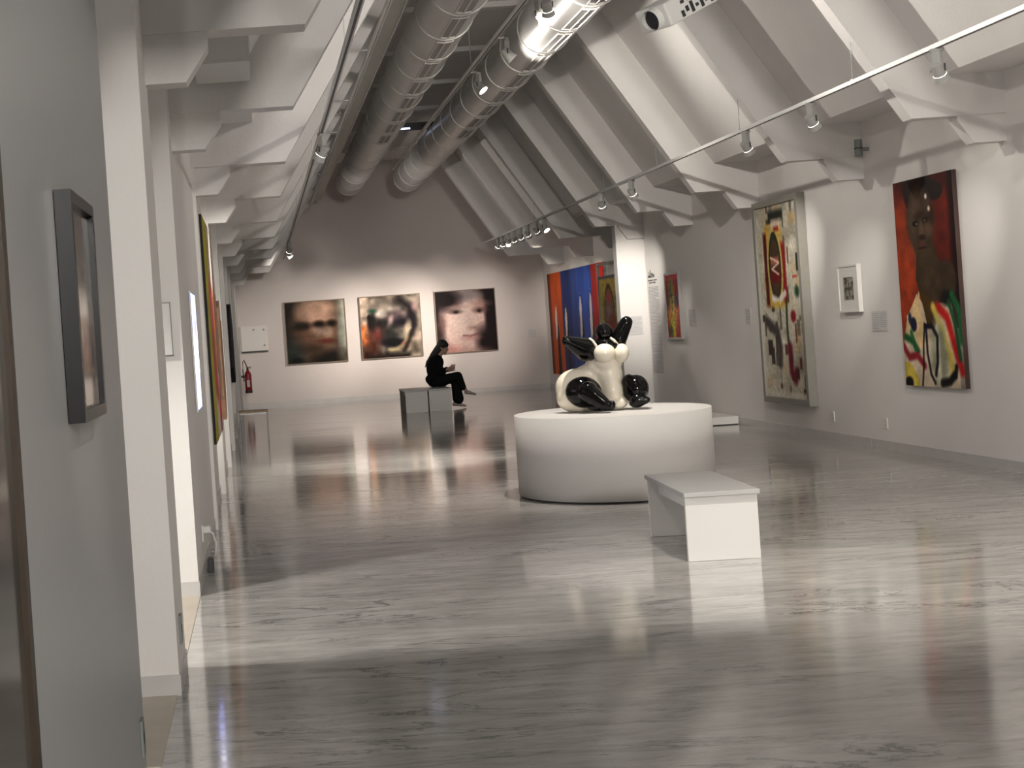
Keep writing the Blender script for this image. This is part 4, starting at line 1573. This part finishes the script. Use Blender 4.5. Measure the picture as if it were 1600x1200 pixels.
# electric cabinet on the far wall
t = thing('service_panel', 'square white service panel with three bolts on the far wall at the left', 'panel', (-.12, Y1, 1.4))
bm = B(); box(bm, -.45, .20, Y1 - .06, Y1, 1.41, 2.04, .006); obj('panel_door', bm, WHITE, t)
for x, z in ((-.12, 1.94), (.13, 1.93), (.13, 1.54)):
    bm = B(); tube(bm, (x, Y1 - .06, z), (x, Y1 - .075, z), .022, seg=14); obj('bolt', bm, GREYP, t)
bm = B(); box(bm, -.45, .21, Y1 - .05, Y1 - .001, 1.375, 1.405); obj('bottom_lip', bm, DARKM, t)

# fire extinguisher
ex, ey = -.33, 35.9
t = thing('fire_extinguisher', 'red fire extinguisher with a black hose hung in the far left corner', 'fire extinguisher', (ex, ey, .4))
bm = B()
prof = [(.0, .42), (.075, .42), (.085, .44), (.085, .84), (.07, .90), (.035, .94), (.03, .97), (0, .97)]
seg = 24
rings = [[bm.verts.new((ex + r_ * math.cos(2 * PI * q / seg), ey + r_ * math.sin(2 * PI * q / seg), z)) for q in range(seg)] for r_, z in prof[1:-1]]
for a, b_ in zip(rings, rings[1:]):
    for q in range(seg):
        bm.faces.new((a[q], a[(q + 1) % seg], b_[(q + 1) % seg], b_[q]))
bm.faces.new(rings[0][::-1]); bm.faces.new(rings[-1])
obj('cylinder_body', bm, RED, t, smooth=True)
bm = B(); tube(bm, (ex, ey, .40), (ex, ey, .47), .088, seg=24); obj('base_ring', bm, DARKM, t)
bm = B(); tube(bm, (ex, ey, .97), (ex, ey, 1.02), .025, seg=12); box(bm, ex - .02, ex + .09, ey - .012, ey + .012, 1.02, 1.04); box(bm, ex - .02, ex + .08, ey - .012, ey + .012, .99, 1.0); obj('valve_handle', bm, DARKM, t)
bm = B(); path_tube(bm, [(ex, ey, 1.0), (ex - .04, ey - .02, 1.12), (ex - .08, ey - .03, 1.22), (ex - .11, ey - .03, 1.16), (ex - .115, ey - .03, .95), (ex - .105, ey - .03, .70)], .013, 8); obj('hose', bm, DARKM, t, smooth=True)
bm = B(); box(bm, ex - .035, ex + .035, ey - .088, ey - .078, .55, .72); obj('instruction_label', bm, LABELM, t)
bm = B(); box(bm, XL + .01, ex - .07, ey - .03, ey + .03, .78, .84); obj('wall_bracket', bm, DARKM, t)

# small stool with a wooden seat
sx0, sx1, sy0, sy1, sz = -.42, .06, 24.45, 24.9, .50
t = thing('stool', 'small metal-legged stool with a pale wooden seat by the far left wall', 'stool', ((sx0 + sx1) / 2, (sy0 + sy1) / 2, 0))
bm = B(); box(bm, sx0 - .01, sx1 + .01, sy0, sy1, sz - .03, sz, .012); obj('seat', bm, WOOD, t)
for x in (sx0 + .01, sx1 - .01):
    for y in (sy0 + .03, sy1 - .03):
        bm = B(); tube(bm, (x, y, 0), (x, y, sz - .03), .011, seg=10); obj('leg', bm, STEEL, t)
bm = B(); box(bm, sx0 + .01, sx1 - .01, sy0 + .025, sy0 + .035, sz - .06, sz - .03); box(bm, sx0 + .01, sx1 - .01, sy1 - .035, sy1 - .025, sz - .06, sz - .03); obj('seat_frame', bm, STEEL, t)

# ------------------------------------------------------------------ world and view
w = bpy.data.worlds.new('world')
SC.world = w
w.use_nodes = True
w.node_tree.nodes['Background'].inputs[0].default_value = (.5, .5, .5, 1)
w.node_tree.nodes['Background'].inputs[1].default_value = 0.05
SC.view_settings.view_transform = 'Standard'
SC.view_settings.look = 'None'
SC.view_settings.gamma = 1.0
SC.view_settings.use_curve_mapping = False
SC.view_settings.exposure = 0.28
SC.cycles.max_bounces = 8
SC.cycles.diffuse_bounces = 5
SC.cycles.use_denoising = True
SC.cycles.sample_clamp_indirect = 6.0
